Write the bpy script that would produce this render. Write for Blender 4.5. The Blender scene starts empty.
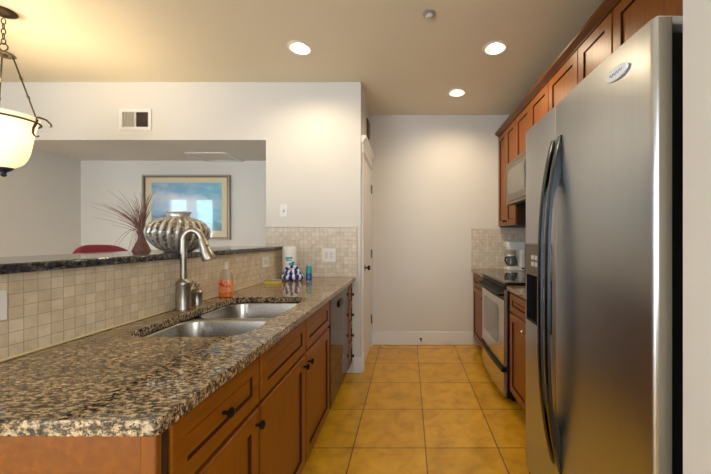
import bpy, bmesh, math, random
from mathutils import Vector, Matrix
random.seed(7)
S = bpy.context.scene
COL = S.collection
PI = math.pi
R = math.radians

# ------------------------------------------------------------------ camera, light, exposure
CAM_H = 1.28
cd = bpy.data.cameras.new('camera')
cd.sensor_width = 36.0
cd.lens = 320.0 / 711.0 * 36.0
cd.shift_x = -(408.5 - 355.5) / 711.0
cd.shift_y = (238.5 - 237.0) / 711.0
cd.clip_start = 0.02
cam = bpy.data.objects.new('camera', cd)
COL.objects.link(cam)
cam.location = (0, 0, CAM_H)
cam.rotation_euler = (R(90), 0, 0)
S.camera = cam

S.view_settings.view_transform = 'Standard'
S.view_settings.look = 'None'
S.view_settings.gamma = 1.0
S.view_settings.use_curve_mapping = False
S.view_settings.exposure = 0.64

w = bpy.data.worlds.new('sky')
S.world = w
w.use_nodes = True
w.node_tree.nodes['Background'].inputs[0].default_value = (0.72, 0.86, 1.0, 1)
w.node_tree.nodes['Background'].inputs[1].default_value = 3.0

def area_light(name, loc, rot, sx, sy, power, col):
    ld = bpy.data.lights.new(name, 'AREA')
    ld.shape = 'RECTANGLE'; ld.size = sx; ld.size_y = sy
    ld.energy = power; ld.color = col
    o = bpy.data.objects.new(name, ld); COL.objects.link(o)
    o.location = loc; o.rotation_euler = rot
    return o
# lights behind the camera (all face +y): first two added fill, third dining windows
DAY = (1.0, 0.975, 0.95)
area_light('added_fill_left', (-2.35, -1.44, 1.12), (R(90), 0, PI), 2.3, 2.05, 44, DAY)
area_light('added_fill_right', (0.45, -1.44, 1.5), (R(90), 0, PI), 1.3, 1.4, 20, DAY)
area_light('daylight_dining', (-6.2, -1.36, 1.68), (R(90), 0, PI), 1.25, 1.45, 16, DAY)
CAN_W = 5.5
PENDANT_W = 14.0

# ------------------------------------------------------------------ material helpers
def newmat(name):
    m = bpy.data.materials.new(name); m.use_nodes = True
    nt = m.node_tree
    return m, nt, nt.nodes['Principled BSDF']

def simple(name, col, rough=0.5, metal=0.0, coat=0.0, spec=None, trans=0.0, ior=None, emit=None, es=0, aniso=0, noise=0.0, nscale=30):
    m, nt, b = newmat(name)
    b.inputs['Base Color'].default_value = (*col, 1)
    b.inputs['Roughness'].default_value = rough
    b.inputs['Metallic'].default_value = metal
    b.inputs['Coat Weight'].default_value = coat
    b.inputs['Coat Roughness'].default_value = 0.08
    if spec is not None: b.inputs['Specular IOR Level'].default_value = spec
    if trans: b.inputs['Transmission Weight'].default_value = trans
    if ior: b.inputs['IOR'].default_value = ior
    if aniso: b.inputs['Anisotropic'].default_value = aniso
    if emit:
        b.inputs['Emission Color'].default_value = (*emit, 1)
        b.inputs['Emission Strength'].default_value = es
    if noise:
        tc, n = coords(nt), nt.nodes.new('ShaderNodeTexNoise')
        n.inputs['Scale'].default_value = nscale; n.inputs['Detail'].default_value = 4
        nt.links.new(tc, n.inputs['Vector'])
        r = ramp(nt, n.outputs['Fac'], [(0.3, tuple(c * (1 - noise) for c in col)), (0.7, tuple(min(1, c * (1 + noise)) for c in col))])
        nt.links.new(r, b.inputs['Base Color'])
    return m

def coords(nt, scale=(1, 1, 1), rot=(0, 0, 0), loc=(0, 0, 0)):
    t = nt.nodes.new('ShaderNodeTexCoord'); mp = nt.nodes.new('ShaderNodeMapping')
    mp.inputs['Scale'].default_value = scale; mp.inputs['Rotation'].default_value = rot
    mp.inputs['Location'].default_value = loc
    nt.links.new(t.outputs['Object'], mp.inputs['Vector'])
    return mp.outputs['Vector']

def ramp(nt, fac, stops, interp='LINEAR'):
    r = nt.nodes.new('ShaderNodeValToRGB'); r.color_ramp.interpolation = interp
    e = r.color_ramp.elements
    while len(e) < len(stops): e.new(0.5)
    for k, (p, c) in enumerate(stops):
        e[k].position = p; e[k].color = (*c, 1)
    nt.links.new(fac, r.inputs['Fac'])
    return r.outputs['Color']

def noise(nt, vec, scale, detail=4, rough=0.55, dist=0.0):
    n = nt.nodes.new('ShaderNodeTexNoise')
    n.inputs['Scale'].default_value = scale; n.inputs['Detail'].default_value = detail
    n.inputs['Roughness'].default_value = rough; n.inputs['Distortion'].default_value = dist
    nt.links.new(vec, n.inputs['Vector'])
    return n.outputs['Fac']

def mix(nt, fac, a, b, mode='MIX'):
    m = nt.nodes.new('ShaderNodeMix'); m.data_type = 'RGBA'; m.blend_type = mode
    for sock, v in ((m.inputs[0], fac), (m.inputs[6], a), (m.inputs[7], b)):
        if hasattr(v, 'default_value') or isinstance(v, bpy.types.NodeSocket): nt.links.new(v, sock)
        elif isinstance(v, (int, float)): sock.default_value = v
        else: sock.default_value = (*v, 1)
    return m.outputs[2]

def bump(nt, b, height, strength=0.2, dist=0.002):
    n = nt.nodes.new('ShaderNodeBump'); n.inputs['Strength'].default_value = strength
    n.inputs['Distance'].default_value = dist
    nt.links.new(height, n.inputs['Height']); nt.links.new(n.outputs['Normal'], b.inputs['Normal'])

def m_paint(name, col, rough=0.75):
    m, nt, b = newmat(name)
    v = coords(nt)
    c = ramp(nt, noise(nt, v, 2.5, 3), [(0.3, tuple(x * 0.985 for x in col)), (0.7, tuple(min(1, x * 1.01) for x in col))])
    nt.links.new(c, b.inputs['Base Color']); b.inputs['Roughness'].default_value = rough
    bump(nt, b, noise(nt, v, 90, 3), 0.06, 0.002)
    return m

def m_wood(name, vertical=True, tone=1.0):
    m, nt, b = newmat(name)
    v = coords(nt, (14, 14, 1.3) if vertical else (14, 1.3, 14))
    f = noise(nt, v, 3.2, 7, 0.62, 0.5)
    c1 = ramp(nt, f, [(0.28, (0.165 * tone, 0.044 * tone, 0.0012 * tone)), (0.5, (0.225 * tone, 0.063 * tone, 0.0018 * tone)), (0.75, (0.30 * tone, 0.092 * tone, 0.0032 * tone))])
    v2 = coords(nt)
    c2 = mix(nt, ramp(nt, noise(nt, v2, 3.0, 2), [(0.35, (0, 0, 0)), (0.7, (1, 1, 1))]), c1, mix(nt, 0.5, c1, (0.205, 0.062, 0.003)))
    nt.links.new(c2, b.inputs['Base Color'])
    b.inputs['Roughness'].default_value = 0.36
    b.inputs['Specular IOR Level'].default_value = 0.32
    bump(nt, b, f, 0.08, 0.001)
    return m

def m_granite(name, stops, scale=46, stretch=(1, 1, 1), rot=0.0, rough=0.09):
    m, nt, b = newmat(name)
    v = coords(nt, stretch, (0, 0, rot))
    f1 = noise(nt, v, scale, 7, 0.72, 0.15)
    f2 = noise(nt, v, scale * 0.10, 5, 0.65, 0.3)
    base = ramp(nt, f1, stops)
    tint = ramp(nt, f2, [(0.36, (0.62, 0.60, 0.60)), (0.50, (0.88, 0.86, 0.83)), (0.64, (1.12, 1.06, 0.98))])
    c = mix(nt, 1.0, base, tint, 'MULTIPLY')
    fl = noise(nt, coords(nt, (1, 1, 1), (0, 0, 0.4), (3.1, 1.7, 0.3)), scale * 1.5, 2, 0.5)
    c = mix(nt, ramp(nt, fl, [(0.59, (0, 0, 0)), (0.64, (1, 1, 1))]), c, (0.014, 0.014, 0.018))
    nt.links.new(c, b.inputs['Base Color'])
    b.inputs['Roughness'].default_value = rough
    return m

def m_tiles(name, bw, rh, mortar, axes, loc, c1, c2, cm, rough, var=0.25, nscale=9, bstr=0.4):
    """square tiles; axes picks which object axes run along and up the tile field"""
    m, nt, b = newmat(name)
    t = nt.nodes.new('ShaderNodeTexCoord'); sp = nt.nodes.new('ShaderNodeSeparateXYZ'); cb = nt.nodes.new('ShaderNodeCombineXYZ')
    nt.links.new(t.outputs['Object'], sp.inputs[0])
    for k in (0, 1):
        a = nt.nodes.new('ShaderNodeMath'); a.operation = 'SUBTRACT'; a.inputs[1].default_value = loc[k]
        nt.links.new(sp.outputs[axes[k]], a.inputs[0]); nt.links.new(a.outputs[0], cb.inputs[k])
    br = nt.nodes.new('ShaderNodeTexBrick')
    br.offset = 0; br.squash = 1
    for k, val in (('Scale', 1), ('Brick Width', bw), ('Row Height', rh), ('Mortar Size', mortar), ('Mortar Smooth', 0.25), ('Bias', 0)):
        br.inputs[k].default_value = val
    br.inputs['Color1'].default_value = (*c1, 1); br.inputs['Color2'].default_value = (*c2, 1); br.inputs['Mortar'].default_value = (*cm, 1)
    nt.links.new(cb.outputs[0], br.inputs['Vector'])
    v = coords(nt)
    n = noise(nt, v, nscale, 6, 0.62, 0.4)
    tint = ramp(nt, n, [(0.28, (1 - var, 1 - var * 1.15, 1 - var * 1.3)), (0.5, (1, 1, 1)), (0.72, (1 + var * 0.6, 1 + var * 0.75, 1 + var * 0.9))])
    c = mix(nt, 1.0, br.outputs['Color'], tint, 'MULTIPLY')
    nt.links.new(c, b.inputs['Base Color'])
    b.inputs['Roughness'].default_value = rough
    inv = nt.nodes.new('ShaderNodeMath'); inv.operation = 'SUBTRACT'; inv.inputs[0].default_value = 1
    nt.links.new(br.outputs['Fac'], inv.inputs[1])
    bump(nt, b, inv.outputs[0], bstr, 0.002)
    return m

def m_steel(name, col=(0.60, 0.585, 0.56), rough=0.26, vertical=True, aniso=0.5):
    m, nt, b = newmat(name)
    v = coords(nt, (260, 260, 1.5) if vertical else (260, 1.5, 260))
    f = noise(nt, v, 1.0, 3)
    c = ramp(nt, f, [(0.3, tuple(x * 0.97 for x in col)), (0.7, tuple(x * 1.03 for x in col))])
    nt.links.new(c, b.inputs['Base Color'])
    b.inputs['Metallic'].default_value = 1.0; b.inputs['Roughness'].default_value = rough
    b.inputs['Anisotropic'].default_value = aniso
    return m

M = {}
M['wall'] = m_paint('warm_white_paint', (0.70, 0.675, 0.635))
M['ceiling'] = m_paint('ceiling_paint', (0.76, 0.665, 0.495))
M['trim'] = simple('white_trim_paint', (0.76, 0.75, 0.74), 0.4)
M['wood'] = m_wood('stained_maple_upright')
M['wood_h'] = m_wood('stained_maple_level', False)
M['crown'] = m_wood('shaded_crown_wood', False, 0.50)  # cabinet stain at lower tone; shade along the crown put into the colour
M['shaded_shell'] = simple('shade_darkened_shell_wood', (0.030, 0.010, 0.004), 0.6, noise=0.15, nscale=12)  # darkened so the shade in gaps between fronts is in the colour
M['wood_end'] = m_wood('stained_end_panel', False, 0.92)
M['glaze_shade'] = simple('glaze_and_shade_line', (0.045, 0.011, 0.003), 0.85, spec=0.08)  # glaze stain and the groove's shadow, painted as one dark colour
M['kick'] = simple('toe_kick_wood', (0.06, 0.018, 0.006), 0.55)
GST = [(0.37, (0.010, 0.010, 0.013)), (0.44, (0.060, 0.048, 0.040)), (0.495, (0.22, 0.155, 0.090)), (0.545, (0.47, 0.345, 0.195)), (0.63, (0.60, 0.49, 0.34))]
M['granite'] = m_granite('tan_speckled_granite', GST, 84, (0.7, 1.5, 1.0), R(14), 0.035)
M['granite_bar'] = m_granite('dark_speckled_granite', [(0.34, (0.008, 0.009, 0.013)), (0.48, (0.040, 0.042, 0.052)), (0.58, (0.14, 0.12, 0.11)), (0.70, (0.34, 0.28, 0.23))], 52)
M['floor'] = m_tiles('golden_floor_tile', 0.4425, 0.4425, 0.004, (0, 1), (-0.3386 - 0.4425 * 40, 1.956 - 0.4425 * 20), (0.56, 0.285, 0.014), (0.65, 0.345, 0.021), (0.14, 0.075, 0.014), 0.22, 0.30, 7.5, 0.25)
M['tile_l'] = m_tiles('travertine_tile_side', 0.0385, 0.0385, 0.0012, (1, 2), (-1.0, 0.918 - 0.0385 * 20), (0.62, 0.51, 0.355), (0.74, 0.63, 0.47), (0.44, 0.35, 0.24), 0.42, 0.15, 22, 0.5)
M['tile_b'] = m_tiles('travertine_tile_end', 0.0385, 0.0385, 0.0012, (0, 2), (-3.0, 0.918 - 0.0385 * 20), (0.58, 0.51, 0.42), (0.70, 0.63, 0.53), (0.42, 0.37, 0.32), 0.42, 0.15, 22, 0.5)
M['steel'] = m_steel('brushed_stainless', (0.50, 0.52, 0.54), 0.30)
M['steel_h'] = m_steel('brushed_stainless_level', (0.62, 0.59, 0.55), 0.22, False)
M['sinksteel'] = simple('sink_stainless', (0.42, 0.395, 0.36), 0.27, 1.0)
M['nickel'] = simple('brushed_nickel', (0.36, 0.325, 0.275), 0.33, 1.0)
M['chrome'] = simple('chrome', (0.8, 0.8, 0.8), 0.08, 1.0)
M['handle'] = simple('dark_polished_steel', (0.075, 0.082, 0.095), 0.20, 1.0)
M['dw'] = simple('dark_brown_gloss_front', (0.035, 0.012, 0.006), 0.05, 0.0, spec=0.2)
M['black'] = simple('black_plastic', (0.006, 0.006, 0.007), 0.42, spec=0.25)
M['blackglass'] = simple('black_ceramic_glass', (0.010, 0.009, 0.010), 0.05, 0.0, 0.3)
M['bronze'] = simple('oil_rubbed_bronze', (0.030, 0.021, 0.016), 0.38, 0.85)
M['antique'] = simple('antique_bronze', (0.085, 0.062, 0.036), 0.45, 0.8)
M['plate'] = simple('white_switch_plastic', (0.80, 0.79, 0.77), 0.35)
M['white'] = simple('white_appliance_plastic', (0.78, 0.80, 0.82), 0.30)
M['dkgrey'] = simple('dark_grey_plastic', (0.10, 0.09, 0.085), 0.4)
M['ovenglass'] = simple('grey_oven_glass', (0.15, 0.14, 0.13), 0.10, 0.0, 0.4)
M['mwsteel'] = m_steel('microwave_stainless', (0.27, 0.235, 0.195), 0.40, False, 0.2)

# ------------------------------------------------------------------ mesh helpers
ORG = {}
def link_obj(name, bm, mats, parent=None, origin=None, bevel=0, seg=2, smooth=True, angle=38):
    """one mesh object; vertices given in world space, stored relative to the thing's base"""
    if parent is not None: org = ORG[parent.name]
    elif origin is not None: org = Vector(origin)
    else:
        xs = [v.co for v in bm.verts]
        org = Vector(((min(c.x for c in xs) + max(c.x for c in xs)) / 2, (min(c.y for c in xs) + max(c.y for c in xs)) / 2, min(c.z for c in xs)))
    bmesh.ops.translate(bm, verts=bm.verts, vec=-org)
    bmesh.ops.recalc_face_normals(bm, faces=bm.faces)
    me = bpy.data.meshes.new(name); bm.to_mesh(me); bm.free()
    for m in (mats if isinstance(mats, (list, tuple)) else [mats]): me.materials.append(m)
    if smooth:
        for p in me.polygons: p.use_smooth = True
        me.set_sharp_from_angle(angle=R(angle))
    o = bpy.data.objects.new(name, me); COL.objects.link(o)
    if parent is not None: o.parent = parent
    else: o.location = org
    ORG[o.name] = org
    if bevel:
        b = o.modifiers.new('edge_round', 'BEVEL'); b.width = bevel; b.segments = seg; b.limit_method = 'ANGLE'; b.angle_limit = R(40)
        b.harden_normals = False
    return o

def thing(name, label, cat, loc, group=None):
    o = bpy.data.objects.new(name, None); COL.objects.link(o)
    o.location = loc; o.empty_display_size = 0.1
    o['label'] = label; o['category'] = cat
    if group: o['group'] = group
    ORG[o.name] = Vector(loc)
    return o

def tag(o, label, cat, group=None):
    o['label'] = label; o['category'] = cat
    if group: o['group'] = group
    return o

def struct(name, bm, mats, parent=None, **k):
    o = link_obj(name, bm, mats, parent, origin=(0, 0, 0) if parent is None else None, **k)
    if parent is None: o['kind'] = 'structure'
    return o

def copy_thing(root, delta, label, group=None):
    c = root.copy(); COL.objects.link(c); c.location = root.location + Vector(delta); c['label'] = label
    if group: c['group'] = group
    for ch in root.children:
        d = ch.copy(); COL.objects.link(d); d.parent = c
        for g in ch.children:
            e = g.copy(); COL.objects.link(e); e.parent = d
    return c

def B(): return bmesh.new()

def box(bm, x0, x1, y0, y1, z0, z1, mi=0):
    v = [bm.verts.new((x, y, z)) for x in (x0, x1) for y in (y0, y1) for z in (z0, z1)]
    for idx in ((0, 1, 3, 2), (4, 6, 7, 5), (0, 4, 5, 1), (2, 3, 7, 6), (0, 2, 6, 4), (1, 5, 7, 3)):
        f = bm.faces.new([v[i] for i in idx]); f.material_index = mi
    return bm
def BX(*a): return box(B(), *a)

def ring_faces(bm, a, b, mi=0):
    n = len(a)
    for k in range(n):
        f = bm.faces.new((a[k], a[(k + 1) % n], b[(k + 1) % n], b[k])); f.material_index = mi

def lathe(bm, prof, c=(0, 0, 0), seg=32, mi=0, rmod=None, cap=True):
    rings = []
    for (r, z) in prof:
        ring = []
        for k in range(seg):
            a = 2 * PI * k / seg
            rr = r * (rmod(a, z) if rmod else 1)
            ring.append(bm.verts.new((c[0] + rr * math.cos(a), c[1] + rr * math.sin(a), c[2] + z)))
        rings.append(ring)
    for a, b in zip(rings, rings[1:]): ring_faces(bm, a, b, mi)
    if cap:
        for ring in (rings[0], rings[-1]):
            try:
                f = bm.faces.new(ring); f.material_index = mi
            except ValueError: pass
    return rings

def tube(bm, pts, r, seg=10, mi=0, closed=False, flat=1.0):
    pts = [Vector(p) for p in pts]; n = len(pts)
    rs = r if isinstance(r, (list, tuple)) else [r] * n
    rings = []; up = None
    for k, p in enumerate(pts):
        if closed: t = pts[(k + 1) % n] - pts[k - 1]
        else: t = pts[min(k + 1, n - 1)] - pts[max(k - 1, 0)]
        t.normalize()
        if up is None:
            up = Vector((0, 0, 1)) if abs(t.z) < 0.9 else Vector((1, 0, 0))
        s = t.cross(up)
        if s.length < 1e-5: s = t.cross(Vector((0, 1, 0)))
        s.normalize(); up = s.cross(t).normalized()
        rings.append([bm.verts.new(p + (s * math.cos(2 * PI * j / seg) * flat + up * math.sin(2 * PI * j / seg)) * rs[k]) for j in range(seg)])
    for a, b in zip(rings, rings[1:]): ring_faces(bm, a, b, mi)
    if closed: ring_faces(bm, rings[-1], rings[0], mi)
    else:
        for ring in (rings[0], rings[-1]):
            f = bm.faces.new(ring); f.material_index = mi
    return bm

def cyl(bm, p0, p1, r, r1=None, seg=20, mi=0):
    return tube(bm, [p0, p1], [r, r if r1 is None else r1], seg, mi)

def prism(bm, pts, axis, a, b, mi=0):
    """polygon in the two other axes (in x,y,z order) extruded along axis from a to b"""
    def P(u, v, w):
        return {'x': (w, u, v), 'y': (u, w, v), 'z': (u, v, w)}[axis]
    A = [bm.verts.new(P(u, v, a)) for u, v in pts]; Bv = [bm.verts.new(P(u, v, b)) for u, v in pts]
    ring_faces(bm, A, Bv, mi)
    for ring in (A, Bv):
        f = bm.faces.new(ring); f.material_index = mi
    return bm

def rrect(x0, x1, y0, y1, r, n=6):
    out = []
    for cx, cy, a0 in ((x1 - r, y1 - r, 0), (x0 + r, y1 - r, 90), (x0 + r, y0 + r, 180), (x1 - r, y0 + r, 270)):
        for k in range(n + 1):
            a = R(a0 + 90 * k / n); out.append((cx + r * math.cos(a), cy + r * math.sin(a)))
    return out

def slab_with_holes(bm, outer, holes, z0, z1, mi=0):
    edges = []
    for loop in [outer] + holes:
        vs = [bm.verts.new((x, y, z1)) for x, y in loop]
        for k in range(len(vs)): edges.append(bm.edges.new((vs[k], vs[(k + 1) % len(vs)])))
    g = bmesh.ops.triangle_fill(bm, use_beauty=True, use_dissolve=False, edges=edges, normal=(0, 0, 1))
    faces = [f for f in g['geom'] if isinstance(f, bmesh.types.BMFace)]
    if abs(z1 - z0) > 1e-6:
        e = bmesh.ops.extrude_face_region(bm, geom=faces)
        bmesh.ops.translate(bm, verts=[v for v in e['geom'] if isinstance(v, bmesh.types.BMVert)], vec=(0, 0, z0 - z1))
        for f in faces:
            if f.is_valid: pass
        # keep the original top faces (extrude removed none) - closed solid
    for f in bm.faces: f.material_index = mi
    return bm

def circle(cx, cy, r, n=40): return [(cx + r * math.cos(2 * PI * k / n), cy + r * math.sin(2 * PI * k / n)) for k in range(n)]

def panel_door(bm, n, x, y0, y1, z0, z1, t=0.021, rail=0.058, deep=0.009):
    """framed cabinet front on the plane X=x facing n (+1/-1): frame, groove coloured with glaze plus shade, recessed panel"""
    def loop(d, xx): return [bm.verts.new((xx, yy, zz)) for yy, zz in ((y0 + d, z0 + d), (y1 - d, z0 + d), (y1 - d, z1 - d), (y0 + d, z1 - d))]
    e = 0.004
    back = loop(0, x); edge = loop(0, x + n * (t - e)); front = loop(e, x + n * t)
    i1 = loop(rail, x + n * t); i2 = loop(rail + 0.007, x + n * (t - deep)); i3 = loop(rail + 0.014, x + n * (t - deep))
    ring_faces(bm, back, edge, 0); ring_faces(bm, edge, front, 0); ring_faces(bm, front, i1, 0)
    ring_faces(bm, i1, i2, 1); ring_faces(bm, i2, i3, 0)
    bm.faces.new(i3); bm.faces.new(back)
    return bm

def knob(parent, n, x, y, z, mat, r=0.015):
    bm = B()
    prof = [(0.0055, 0), (0.005, 0.012), (0.009, 0.016), (r, 0.020), (r * 1.02, 0.025), (r * 0.7, 0.030), (0.002, 0.0315)]
    lathe(bm, prof, seg=16)
    bmesh.ops.rotate(bm, verts=bm.verts, cent=(0, 0, 0), matrix=Matrix.Rotation(R(90) * n, 3, 'Y'))
    bmesh.ops.translate(bm, verts=bm.verts, vec=(x, y, z))
    return link_obj('knob', bm, mat, parent)

# ------------------------------------------------------------------ the setting
CZ = 2.769       # ceiling
YB = 3.857       # back wall
YW = 3.048       # pantry wall face
XR = 1.405       # right wall
CANS = [(-0.848, 2.50), (0.676, 2.50), (0.494, 3.26)]

struct('floor', BX(-7.3, 3.0, -1.7, 4.1, -0.1, 0.0), M['floor'], smooth=False)
bm = B()
slab_with_holes(bm, [(-7.3, -1.7), (3.0, -1.7), (3.0, 4.1), (-7.3, 4.1)], [circle(x, y, 0.078) for x, y in CANS], CZ, CZ)
struct('ceiling', bm, M['ceiling'], smooth=False)
struct('wall_back', BX(-0.56, 1.6, YB, YB + 0.12, 0, CZ), M['wall'], smooth=False)
struct('wall_alcove', BX(-4.1, -1.25, YB, YB + 0.12, 0, CZ), M['wall'], smooth=False)
struct('wall_right', BX(XR, XR + 0.12, -1.62, YB, 0, CZ), M['wall'], smooth=False)
struct('wall_left', BX(-7.3, -7.18, -1.62, 3.2, 0, CZ), M['wall'], smooth=False)
struct('wall_pantry', BX(-1.357, -0.455, YW, YB + 0.1, 0, CZ), M['wall'], smooth=False)
struct('wall_dining', BX(-7.3, -3.95, YW, YB + 0.1, 0, CZ), M['wall'], smooth=False)
struct('wall_header', BX(-3.95, -1.357, YW, YB, 2.218, CZ), M['wall'], smooth=False)
struct('wall_fridge', BX(0.662, XR, 0.60, 0.772, 0, CZ), M['wall'], smooth=False)
# rear wall behind the camera; last two window openings added to carry fill
bm = B()
RW = [(-6.86, -6.30, 0.95, 2.42), (-6.14, -5.55, 0.95, 2.42), (-3.5, -1.2, 0.06, 2.18), (-0.2, 1.1, 0.8, 2.2)]
xs = -7.3
for (a, b_, z0, z1) in RW:
    box(bm, xs, a, -1.62, -1.5, 0, CZ); box(bm, a, b_, -1.62, -1.5, 0, z0); box(bm, a, b_, -1.62, -1.5, z1, CZ); xs = b_
box(bm, xs, XR, -1.62, -1.5, 0, CZ)
struct('wall_rear', bm, M['wall'], smooth=False)
M['pane'] = simple('window_glass', (0.9, 0.95, 1.0), 0.02, trans=1.0, ior=1.45)
M['blind'] = simple('white_blind_slat', (0.80, 0.82, 0.84), 0.5)
M['sky'] = simple('daylit_window', (0.8, 0.9, 1), 0.3, emit=(0.42, 0.80, 1.0), es=6.0)
M['fill_glow'] = simple('added_glow_pane', (0.8, 0.9, 1), 0.3, emit=(0.80, 0.92, 1.0), es=1.6)  # glowing panes of the two added windows, fill for the kitchen
for k, (a, b_, z0, z1) in enumerate(RW):
    bm = B(); f = 0.05
    for args in ((a, a + f, z0, z1), (b_ - f, b_, z0, z1), (a + f, b_ - f, z0, z0 + f), (a + f, b_ - f, z1 - f, z1)):
        box(bm, args[0], args[1], -1.60, -1.49, args[2], args[3])
    wo = struct('window_%d' % (k + 1), bm, M['trim'], smooth=False)
    struct('pane', BX(a + f, b_ - f, -1.575, -1.57, z0 + f, z1 - f), M['sky' if k < 2 else 'fill_glow'], wo, smooth=False)
    if k < 2:
        bm = B(); z = z0 + 0.07
        while z < z1 - 0.07:
            box(bm, a + f, b_ - f, -1.545, -1.515, z, z + 0.003); box(bm, a + f, b_ - f, -1.530, -1.528, z, z + 0.026); z += 0.045
        o = struct('blind', bm, M['blind'], wo, smooth=False)

# bar half wall, tile fields, baseboards
struct('wall_bar', BX(-1.36, -1.211, 0.70, YW - 0.002, 0, 1.174), M['wall'], smooth=False)
struct('trim_1', BX(-1.211, -1.205, 0.68, YW - 0.001, 0.9152, 1.174), M['tile_l'], smooth=False)
struct('trim_2', BX(-1.203, -0.492, YW - 0.0085, YW - 0.0005, 0.9152, 1.385), M['tile_b'], smooth=False)
bm = B()
box(bm, -1.357, -1.204, YW - 0.0085, YW - 0.0005, 1.2075, 1.385)
struct('trim_3', bm, M['tile_b'], smooth=False)
M['bull'] = simple('travertine_edge', (0.60, 0.54, 0.46), 0.4, noise=0.1)
M['bullw'] = simple('pale_pencil_tile', (0.72, 0.68, 0.62), 0.35, noise=0.06)
struct('trim_4', BX(-1.357, -0.484, YW - 0.012, YW - 0.0005, 1.3855, 1.397), M['bullw'], bevel=0.003)
struct('trim_5', BX(-0.4915, -0.484, YW - 0.012, YW - 0.0005, 0.9152, 1.385), M['bull'], bevel=0.003)
M['grout'] = simple('cream_sealant_bead', (0.62, 0.50, 0.27), 0.5)
struct('trim_6', BX(-1.2048, -1.197, 0.66, YW - 0.01, 0.9154, 0.923), M['grout'], bevel=0.003)
struct('trim_7', BX(0.755, XR - 0.0005, YB - 0.0085, YB - 0.0005, 0.9162, 1.40), M['tile_b'], smooth=False)
M['tile_r'] = m_tiles('travertine_tile_range', 0.0385, 0.0385, 0.0012, (1, 2), (-1.0, 0.918 - 0.0385 * 20), (0.42, 0.42, 0.42), (0.52, 0.52, 0.52), (0.30, 0.30, 0.30), 0.42, 0.15, 22, 0.5)
struct('trim_8', BX(XR - 0.0085, XR - 0.0005, 1.70, YB - 0.009, 0.9162, 1.40), M['tile_r'], smooth=False)

def baseboard(name, bm): return struct(name, bm, M['trim'], bevel=0.006)
baseboard('baseboard_back', BX(-0.453, 0.782, YB - 0.016, YB - 0.0005, 0.0005, 0.16))
bm = B()
prism(bm, [(-0.528, YW - 0.001), (-0.528, YW - 0.016), (-0.439, YW - 0.016), (-0.439, YW + 0.055), (-0.454, YW + 0.055), (-0.454, YW - 0.001)], 'z', 0.0005, 0.157)
baseboard('baseboard_pantry', bm)
baseboard('baseboard_alcove', BX(-3.948, -1.359, YB - 0.016, YB - 0.0005, 0.0005, 0.16))

# pantry door in the short wall that faces +x
DX = -0.4545
bm = B(); y0, y1 = 3.165, 3.775
box(bm, DX, DX + 0.012, y0, y1, 0.012, 2.085)
for z0, z1 in ((0.20, 0.86), (1.08, 1.96)):
    a = [bm.verts.new((DX + 0.0125, y, z)) for y, z in ((y0 + .11, z0), (y1 - .11, z0), (y1 - .11, z1), (y0 + .11, z1))]
    b_ = [bm.verts.new((DX + 0.020, y, z)) for y, z in ((y0 + .13, z0 + .02), (y1 - .13, z0 + .02), (y1 - .13, z1 - .02), (y0 + .13, z1 - .02))]
    c_ = [bm.verts.new((DX + 0.014, y, z)) for y, z in ((y0 + .16, z0 + .05), (y1 - .16, z0 + .05), (y1 - .16, z1 - .05), (y0 + .16, z1 - .05))]
    ring_faces(bm, a, b_); ring_faces(bm, b_, c_); bm.faces.new(c_)
door = struct('door_1', bm, M['trim'])
bm = B()
cyl(bm, (DX + 0.012, 3.225, 0.985), (DX + 0.018, 3.225, 0.985), 0.03)
cyl(bm, (DX + 0.018, 3.225, 0.985), (DX + 0.042, 3.225, 0.985), 0.009)
tube(bm, [(DX + 0.040, 3.225, 0.985), (DX + 0.046, 3.225, 0.985), (DX + 0.058, 3.225, 0.985), (DX + 0.068, 3.225, 0.985), (DX + 0.070, 3.225, 0.985)], [0.010, 0.022, 0.027, 0.020, 0.006], 16)
struct('door_knob', bm, M['bronze'], door)
for z in (0.33, 1.10, 1.86):
    bm = B(); cyl(bm, (DX + 0.018, 3.781, z - 0.05), (DX + 0.018, 3.781, z + 0.05), 0.009, seg=12)
    box(bm, DX + 0.0122, DX + 0.0150, 3.745, 3.79, z - 0.045, z + 0.045)
    struct('hinge', bm, simple('hinge_steel', (0.20, 0.18, 0.16), 0.35, 0.9) if 'hng' not in M else M['hng'], door)
# casing with a cornice head
bm = B()
box(bm, DX, DX + 0.020, 3.078, 3.160, 0.16, 2.095); box(bm, DX, DX + 0.020, 3.792, 3.852, 0.16, 2.095)
box(bm, DX, DX + 0.026, 3.075, 3.160, 0.0005, 0.16); box(bm, DX, DX + 0.026, 3.792, 3.852, 0.0005, 0.16)
box(bm, DX, DX + 0.022, 3.072, 3.854, 2.095, 2.20)
box(bm, DX, DX + 0.030, 3.068, 3.855, 2.110, 2.122)
prism(bm, [(DX, 2.20), (DX + 0.026, 2.20), (DX + 0.03, 2.225), (DX + 0.05, 2.245), (DX + 0.05, 2.27), (DX, 2.27)], 'y', 3.055, 3.856)
struct('trim_9', bm, M['trim'], bevel=0.003)

# crown over the wall cabinets is cabinetry; ledge of added window 3 etc. not visible

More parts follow.
